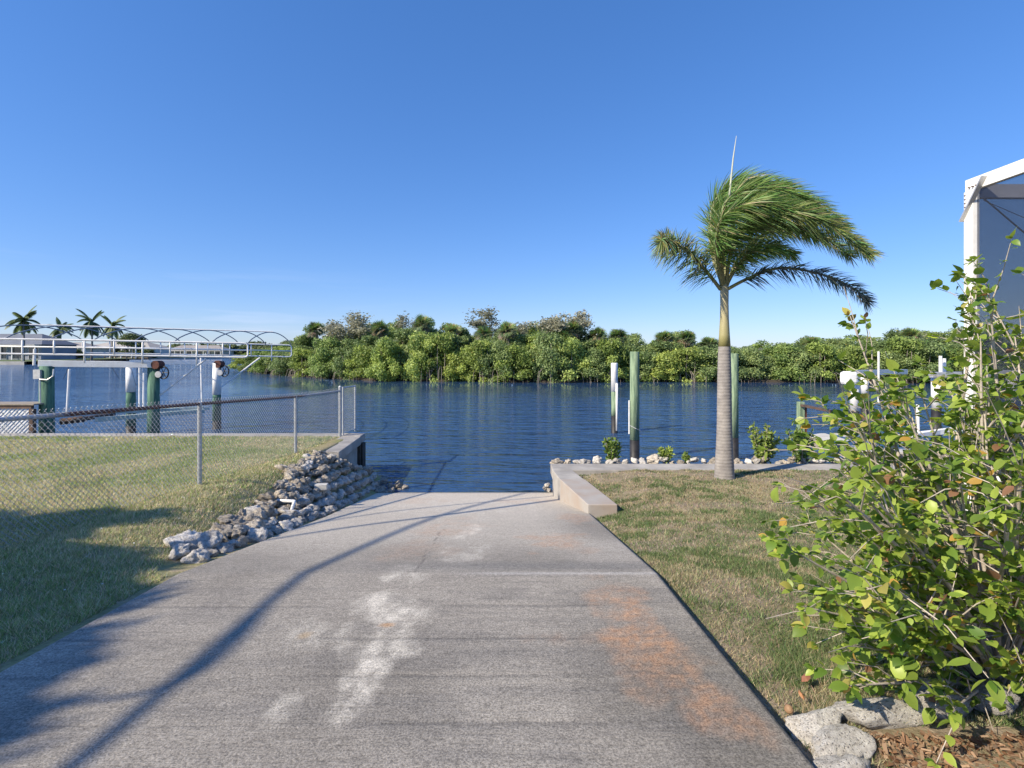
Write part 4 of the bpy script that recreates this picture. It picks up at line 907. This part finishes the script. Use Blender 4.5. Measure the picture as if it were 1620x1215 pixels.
# ------------------------------------------------------------------ hibiscus bush
def hibiscus():
    rs=random.Random(11); base=Vector((2.75,2.75,1.28)); t=empty('hibiscus_bush',base,'large windblown leafy bush with yellowing leaves at the right edge','bush')
    mb=MB(); V=[];F=[];C=[]
    def leaf(p,d,L,col):
        up=Vector((rs.gauss(0,.5),rs.gauss(0,.5),1)); side=d.cross(up)
        if side.length<.05: side=d.cross(Vector((1,0,0)))
        side.normalize(); nn=side.cross(d); o=len(V); w=L*rs.uniform(.27,.37); cup=rs.uniform(.05,.3)*w; dr=rs.uniform(.0,.35)
        prof=[(0,.0),(.08,.48),(.24,.92),(.44,1.0),(.64,.80),(.84,.42),(1,0)]
        mids=[]
        for k,(s,ww) in enumerate(prof):
            m=p+d*(L*s)-nn*(dr*L*s*s); tooth=1+.05*(-1)**k
            if k in (0,6): V.append(m); C.append(col)
            else:
                V.append(m+side*(w*ww*tooth)+nn*cup*ww); V.append(m); V.append(m-side*(w*ww*tooth)+nn*cup*ww)
                dk=tuple(q*.93 for q in col[:3])+(1,); C.extend([col,dk,col])
        a=lambda k,j:o+1+(k-1)*3+j
        F.extend([(o,a(1,0),a(1,1)),(o,a(1,1),a(1,2))])
        for k in range(1,5):
            F.extend([(a(k,0),a(k+1,0),a(k+1,1),a(k,1)),(a(k,1),a(k+1,1),a(k+1,2),a(k,2))])
        e=o+1+15; F.extend([(a(5,0),e,a(5,1)),(a(5,1),e,a(5,2))])
    def lcol():
        r=rs.random()
        if r<.02: c=(.48,.30,.07)
        elif r<.065: c=(.44,.40,.10)
        elif r<.075: c=(.26,.14,.08)
        else:
            g=rs.random()**1.2; c=(lerp(.10,.37,g),lerp(.19,.46,g),lerp(.03,.08,g))
        q=rs.uniform(.8,1.2); return (c[0]*q,c[1]*q,c[2]*q,1)
    def leftlim(py): return float(np.interp(py,[450,470,520,560,600,640,700,760,860,960,1040,1100,1200,1300],[1560,1545,1535,1510,1400,1330,1300,1300,1250,1290,1350,1440,1560,1600]))
    stems=[Vector((2.75+rs.uniform(-.35,.6),2.75+rs.uniform(-.45,.5),1.15)) for _ in range(9)]
    nb=0
    targets=[]
    while nb<190:
        py=rs.uniform(455,1180)-0*1
        if py<600 and rs.random()<.45: continue
        py=py; ll=leftlim(py); px=ll+(1800-ll)*rs.random()**.95; D=rs.uniform(1.85,3.5) if py>700 else rs.uniform(2.3,3.6)
        tg=P(px,py,D)
        if tg.z<1.38: continue
        if tg.x<1.45 and py<900: pass
        targets.append(tg); nb+=1
    for (px,py,D) in [(1237,862,2.2),(1272,960,2.1),(1300,640,2.9),(1290,775,2.5),(1345,1085,2.1),(1300,700,2.7),(1345,500,3.1),(1535,470,3.0),(1545,460,2.9),(1385,600,2.9),(1330,830,2.4)]: targets.append(P(px,py,D))
    for tg in targets:
        st=min(stems,key=lambda s:(s-tg).length+rs.uniform(0,.6)); 
        up=Vector((rs.uniform(-.1,.15),rs.uniform(-.1,.1),rs.uniform(.25,.6)))*(.25+.45*max(0,(tg.z-1.5)))
        m1=st.lerp(tg,.35)+up*.45; m2=st.lerp(tg,.7)+up*.28; cur=bez([st,m1,m2,tg],16); L0=(tg-st).length
        r0=.006+.005*L0; mb.tube([c-base for c in cur],[r0*(1-i/17)+.0015 for i in range(17)],6,cap=False)
        nt_=int(3+L0*1.7)
        for k in range(2):
            j=rs.randint(5,14); p=cur[j]; d=((cur[j+1]-cur[j]).normalized()+Vector((rs.gauss(-.2,.3),rs.gauss(0,.3),rs.gauss(.1,.3)))).normalized(); L=rs.uniform(.2,.5); mb.tube([c-base for c in (p,p+d*L*.5+Vector((0,0,.015)),p+d*L)],[.003,.0022,.0012],5,cap=False)
        tw=[cur[-6:]]
        for k in range(nt_):
            j=rs.randint(8,15); p=cur[j]; d=(cur[j+1]-cur[j]).normalized()*.8+Vector((rs.gauss(-.15,.5),rs.gauss(-.1,.5),rs.gauss(.1,.45))); d.normalize(); L=rs.uniform(.12,.34); q=[p,p+d*L*.5+Vector((0,0,.02)),p+d*L+Vector((-.03,0,-.01))]
            mb.tube([c-base for c in q],[.0035,.0025,.0015],5,cap=False); tw.append(bez(q,5))
        for w in tw:
            n=len(w)
            for j in range(1,n):
                for rep in range(2 if j<n-1 else 5):
                    if rs.random()<.22: continue
                    d=(w[j]-w[j-1]).normalized()*.5+Vector((rs.gauss(-.35,.6),rs.gauss(-.1,.6),rs.gauss(-.0,.5))); d.normalize()
                    leaf(w[j]+d*.008-base,d,rs.uniform(.026,.064)*(1.3 if rs.random()<.25 else 1),lcol())
    mb.build('branches',M['twig'],t,True)
    m2=MB(); m2.v=[tuple(v) for v in V]; m2.f=F; m2.m=[0]*len(F); m2.c=C; m2.col=(1,1,1,1); m2.build('foliage',M['hibleaf'],t,True)
    mb=MB()
    for s in stems[:6]: mb.tube([s-base-Vector((0,0,.15)),s-base+Vector((rs.uniform(-.15,.05),rs.uniform(-.1,.1),.35)),s-base+Vector((rs.uniform(-.3,.1),rs.uniform(-.1,.2),.8))],[.03,.024,.012],9)
    mb.build('stem',M['twig'],t,True)
hibiscus()
# ------------------------------------------------------------------ border stones and mulch
bs=[(1385,1130,.20,.11,.05,'long flat grey border stone touching the dry lawn'),(1480,1115,.17,.10,.05,'grey border stone under the lowest bush leaves'),(1570,1112,.16,.1,.05,'pale border stone at the right edge under the bush'),(1290,1150,.12,.09,.04,'small grey border stone beside the corner of the concrete'),(1230,1190,.14,.10,.05,'rounded border stone below the slab corner'),(1190,1228,.12,.1,.05,'border stone at the very bottom beside the slab')]
for i,(px,py,sx,sy,sz,lb) in enumerate(bs):
    D=(HC-1.30)*800/(py-HY); p=P(px,py,D)
    if p.x<1.22: p.x=1.25+.1*random.random()
    o=rock(rockmesh(80+i,M['rock_pale'],4,.2,1),(p.x,p.y,1.31),1,lb,None); o.scale=(sx,sy,sz+.02); o.rotation_euler=(.05,.03,.1+.1*i); o.name='border_stone'; o['category']='stone'
rng=np.random.default_rng(9); n=11000; x=rng.uniform(1.45,3.6,n); y=rng.uniform(1.3,2.12,n); z=1.29+rng.uniform(0,.025,n); th=rng.uniform(0,6.28,n); l=rng.uniform(.004,.02,n); wd=l*rng.uniform(.15,.5,n)
a=np.stack([np.cos(th)*l,np.sin(th)*l,rng.normal(0,.3,n)*l],-1); b=np.stack([-np.sin(th)*wd,np.cos(th)*wd,rng.normal(0,.3,n)*wd],-1); p=np.stack([x,y,z],-1)
V=np.stack([p-a-b,p+a-b,p+a+b,p-a+b],1).reshape(-1,3); c=np.array((.24,.12,.06))+(np.array((.42,.30,.2))-np.array((.24,.12,.06)))*rng.random((n,1)); c*=rng.uniform(.5,1.3,(n,1))
tag(npmesh('mulch',V,np.arange(4*n).reshape(-1,4),M['blade'],col=np.repeat(c,4,0)),'brown bark mulch behind the border stones','mulch',kind='stuff')
# fallen leaves and a nut
def rest(px,py): 
    D=(HC-1.295)*800/(py-HY); return P(px,py,D)
mb=MB(); c=rest(1248,1130); mb.lathe((c.x,c.y,1.30),[(.001,0),(.012,.003),(.019,.013),(.019,.022),(.012,.033),(.002,.037)],14); tag(mb.build('seed_nut',simple('nut',(.36,.22,.12),(.22,.13,.07),30,.6),smooth=True),'round tan nut lying at the corner of the concrete','nut')
for i,(px,py,lb) in enumerate([(1275,1080,'dark red brown fallen leaf on the dry lawn'),(1268,1108,'small orange brown fallen leaf near the nut')]):
    c=rest(px,py); mb=MB(); a=.5+i; l=.035-.01*i; d=Vector((math.cos(a),math.sin(a),.3)); s=Vector((-math.sin(a),math.cos(a),.2)); c=Vector((c.x,c.y,1.32))
    mb.add([c-d*l,c-d*l*.3+s*l*.45,c+d*l*.4+s*l*.4,c+d*l,c+d*l*.4-s*l*.4,c-d*l*.3-s*l*.45,c+Vector((0,0,.008))],[(0,1,6),(1,2,6),(2,3,6),(3,4,6),(4,5,6),(5,0,6)]); tag(mb.build('fallen_leaf',simple('dead_leaf',(.3,.13,.08) if i==0 else (.45,.22,.1),None,30,.7)),lb,'leaf')
# ------------------------------------------------------------------ far shore
def farshore():
    pts=[(-500,19),(38,19),(45,14),(230,12),(400,8),(520,7.2)]
    vs=[];fs=[]
    for px,v in pts:
        D=HC*800/v; x=(px-CX)/800*D; vs+=[(x,D,-.5),(x,D+.02,.75),(x,D+.9,.78),(x*1.3,D*1.5+60,1.0)]
    for i in range(len(pts)-1):
        for j in range(3): a=i*4+j; fs.append((a,a+4,a+5,a+1))
    mb=MB(); mb.add(vs,fs); mb.m=[(1 if k%3<2 else 0) for k in range(len(fs))]
    tag(mb.build('far_shore',[simple('far_lawn',(.11,.15,.05),(.08,.11,.04),.2,.95),simple('far_seawall',(.42,.42,.40),(.28,.28,.27),.4,.9)]),kind='structure')
farshore()
def house(px0,px1,D,yeave,yridge,ybase,wall,roof,label,depth=12,nwin=5):
    a=P(px0,ybase,D); b=P(px1,ybase,D); W=b.x-a.x; z0=0.6; ze=HC-(yeave-HY)/800*D; zr=HC-(yridge-HY)/800*D; t=empty('house',(a.x,D,z0),label,'house')
    he=ze-z0; mb=MB(); mb.box((0,0,-.5),(W,depth,he)); mb.build('wall',simple('house_wall',wall,None,.5,.8),t)
    o=.8; mb=MB(); r=min(depth/2,W/2)*.9; mb.add([(-o,-o,he+.02),(W+o,-o,he+.02),(W+o,depth+o,he+.02),(-o,depth+o,he+.02),(r,depth/2,zr-z0),(W-r,depth/2,zr-z0)],[(0,1,5,4),(1,2,5),(2,3,4,5),(3,0,4),(3,2,1,0)]); mb.build('roof',simple('house_roof',roof,None,.6,.85),t)
    for i in range(nwin):
        x=W*(i+.5)/nwin; ww=W/nwin*.3; f=MB(); f.box((x-ww-.1,-.08,.45),(x+ww+.1,-.002,he-.35)); w=f.build('window',M['white'],t); g=MB(); g.box((x-ww,-.12,.55),(x+ww,-.082,he-.45)); g.build('pane',M['glass'],w)
    for i in range(int(W/3.2)+1):
        m=MB(); x=W*i/(int(W/3.2)+.001); m.box((x-.1,-2.2,-.2),(x+.1,-2.0,he-.3)); 
        if i==0: pm=M['white']
        m.build('porch_post',M['white'],t)
    mb=MB(); mb.box((0,-2.3,he-.3),(W,-.1-.05,he-.12)); mb.build('porch_beam',M['white'],t)
house(-60,66,150,545,527,570,(.30,.33,.40),(.16,.18,.22),'house with a dark hip roof at the left edge across the water',nwin=5)
house(72,132,185,551,541,570,(.62,.60,.56),(.34,.32,.30),'pale low house between the first and third far palms',nwin=4)
house(136,236,205,549.5,540,569,(.66,.64,.60),(.40,.38,.35),'long pale house with grey tan roof under the round far tree',nwin=7)
house(262,352,300,554.5,546,566,(.5,.47,.42),(.30,.28,.27),'wide low grey roofed house between the two lift pilings in the distance',nwin=6)
house(362,420,330,556,550,566,(.58,.55,.5),(.33,.31,.30),'farthest low house seen through the right end of the lift rails',nwin=4)
def fardock(px,D,n,w,label):
    a=P(px,560,D); t=empty('dock',(a.x,D-3,0),label,'dock'); mb=MB(); mb.box((0,0,.9),(w,2.2,1.1)); mb.build('deck',M['dead_wood'],t)
    for i in range(n):
        mb=MB(); x=w*i/(n-1); h=random.uniform(1.9,3.2); mb.tube([(x,-.12,-1),(x,-.12,h)],.16,8); mb.build('dock_pile',M['white'] if i%2 else M['brown_wood'],t)
fardock(176,190,9,16,'long far dock with white pilings behind the lift rails')
fardock(96,165,5,8,'small far dock left of the long one across the water')
fardock(292,290,6,14,'farthest dock in front of the low grey roofed house')
def coco(seed,H):
    rs=random.Random(seed); t=empty('coconut_palm',(0,0,0),'x','palm tree','palms on the far shore'); mb=MB(); mb.tube([(0,0,-.3),(.15,0,H*.5),(0,0,H)],[.28,.2,.17],8); mb.build('trunk',M['trunk_grey'],t,True)
    V=[];F=[];C=[]
    for i in range(17):
        az=i*2.4+rs.uniform(-.2,.2); el=rs.uniform(-.25,1.25); L=rs.uniform(3.4,4.4); d=Vector((math.cos(az)*math.cos(el),math.sin(az)*math.cos(el),math.sin(el))); p=Vector((0,0,H)); pts=[]
        for k in range(15):
            pts.append(p.copy()); d=(d+Vector((0,0,-.075-.05*(1-el/1.3)))).normalized(); p=p+d*L/14
        for k in range(1,15):
            tg=(pts[k]-pts[k-1]).normalized(); sd=tg.cross(Vector((0,0,1))).normalized(); ll=1.15*math.sin(k/15*2.7+.3)
            for s in (-1,1):
                for q in (0,.5):
                    b=pts[k-1].lerp(pts[k],q); e=b+sd*s*ll*.75+tg*ll*.45+Vector((0,0,-.45*ll)); o=len(V); V+=[b,b+tg*.34,e]; F.append((o,o+1,o+2)); g=rs.random(); C+=[(lerp(.08,.19,g),lerp(.12,.24,g),.07,1)]*3
    m2=MB(); m2.v=[tuple(v) for v in V]; m2.f=F; m2.m=[0]*len(F); m2.c=C; m2.col=(1,1,1,1); m2.build('crown',M['leaf_far'],t); return t
cp=[coco(1,8),coco(2,8)]
for i,(px,ty,D,s,lb) in enumerate([(37,497,128,1.08,'big dark coconut palm at the far left across the water'),(145,500,150,1.1,'tall feathery palm in the middle of the far left shore'),(96,513,165,1.0,'smaller palm between the two big far left palms'),(178,507,175,1.15,'palm left of the round tree on the far shore'),(322,543,315,.9,'tiny distant palm seen between the lift rails')]):
    H=(HC+(HY-ty)/800*D)-1.6*s-.7; loc=((px-CX)/800*D,D,.7); sc=(s,s,H/8)
    if i<2: cp[i].location=loc; cp[i].scale=sc; cp[i]['label']=lb
    else: dup(cp[i%2],loc,i,sc,lb)
DG=((.05,.08,.03),(.14,.18,.07))
t=tree_proto('shade_tree','round dark green tree beside the palms on the far left shore','tree',None,((207-CX)/800*165,165,.7),8.5,9,30,5000,.3,DG,low=.45,seed=70,shape='x')
hp=tree_proto('far_tree','low distant tree on the far shore beyond the boat lift','tree','trees along the far shore',(0,0,0),5,7,22,2600,.33,((.09,.12,.05),(.22,.26,.10)),low=.12,seed=71,shape='x')
rs=random.Random(3); first=True
for (p0,p1,D,h0,h1,step) in [(-40,75,160,.5,.8,28),(75,135,172,.5,.8,18),(120,240,200,.4,.8,20),(235,470,322,.9,1.6,11),(235,470,390,1.3,1.9,12),(350,500,345,1.2,2.2,16)]:
    px=p0
    while px<p1:
        loc=((px-CX)/800*D,D+rs.uniform(-3,3),.7); s=rs.uniform(h0,h1); sc=(s*1.3,s*1.3,s)
        if first: hp.location=loc; hp.scale=sc; first=False
        else: dup(hp,loc,rs.uniform(0,6),sc)
        px+=step*rs.uniform(.7,1.3)
# ------------------------------------------------------------------ off-frame tree at the left whose shadow crosses lawn and ramp
def shadowtree():
    off=lambda x,y,z,h: Vector((x,y,z))+sunv*(h/sunv.z)
    base=Vector((-13.5,-2.0,1.4)); t=empty('spreading_tree',base,'spreading tree on the neighbouring lawn whose limbs shade the ramp','tree'); mb=MB()
    crown=off(-4.6,2.6,1.3,3.9)
    fork=Vector((-13.2,-2.2,4.2)); mb.tube([base-base,(Vector((-13.4,-2.1,2.8))-base),fork-base],[.22,.19,.17],12)
    limbs=[[(-1.62,.6,1.4,4.3,.03),(-1.62,2.05,1.35,4.6,.03),(-1.6,3.9,1.2,5.2,.03),(-.98,7.1,.6,6.2,.04),(.3,10.4,0,7.4,.03)],
           [(-3.6,1.85,1.34,4.4,.022),(-2.23,2.2,1.34,4.6,.022),(-1.62,2.38,1.3,4.8,.022),(-1.5,2.75,1.27,4.95,.02),(-1.6,3.3,1.25,5.1,.02)],
           [(-3.0,4.6,1.1,4.9,.018),(-2.0,6.0,.8,5.9,.03),(-.8,7.3,.6,6.3,.045),(.9,9.2,.25,7,.06)],
           [(-3.0,5.6,1.,5.2,.015),(-1.6,7.7,.5,6.3,.022),(1.0,9.9,.1,7.2,.03)],]
    for lm in limbs:
        pts=bez([off(x,y,z,h)-base for x,y,z,h,r in lm],16); rr=[lm[0][4]+(lm[-1][4]-lm[0][4])*i/16 for i in range(17)]; mb.tube(pts,rr,8)
    a=off(*limbs[0][0][:4]); mb.tube([fork-base,fork.lerp(a,.5)-base+Vector((0,0,.3)),a-base],[.16,.1,.06],9)
    a=off(*limbs[1][0][:4]); mb.tube([fork-base,fork.lerp(a,.5)-base+Vector((0,0,.1)),a-base],[.1,.06,.04],9)
    for k in (2,3): a=off(*limbs[k][0][:4]); mb.tube([fork-base,fork.lerp(a,.5)-base+Vector((0,0,.2)),a-base],[.1,.05,.02],9)
    mb.build('trunk',M['bark'],t,True)
    cs=[];rd=[]
    for (x,y,r,h) in [(-5.6,4.6,.8,4.3),(-4.9,4.5,.7,4.2),(-6.8,4.7,.9,4.6),(-8,4.6,1,4.8),(-4.2,3.7,.7,4.0),(-5.2,3.6,.8,4.4),(-6.2,3.5,.9,4.2),(-3.6,2.9,.65,3.8),(-4.6,2.7,.8,4.2),(-3.1,2.2,.6,3.8),(-4.0,1.9,.8,4.),(-2.6,1.5,.5,3.6),(-3.3,1.2,.8,3.8),(-7.3,3.5,1,4.5),(-5.6,2.2,1,4.2),(-4.7,5.0,.45,4.4),(-4.4,4.4,.5,4.2),(-4.0,5.2,.3,4.4),(-2.75,2.6,.55,5.9),(-3.0,3.3,.5,5.6),(-3.5,3.9,.5,5.),(-2.25,2.0,.4,6.2),(-2.3,1.4,.5,6.2),(-2.4,2.5,.3,6.4),(-3.8,3.3,.6,4.1),(-5.8,3.0,.8,4.2),(-4.9,3.6,.7,4.3),(-3.7,2.3,.6,4.2)]:
        c=off(x,y,1.2,h)-base; cs.append(tuple(c)); rd.append((r,r,r*.6))
    V,F,C=leafcloud(np.array(cs),np.array(rd),75000,.085,((.05,.08,.02),(.10,.14,.04))); npmesh('crown',V,F,M['leaf'],t,col=C)
shadowtree()
print('rocks',nr,'objects',len(bpy.data.objects))
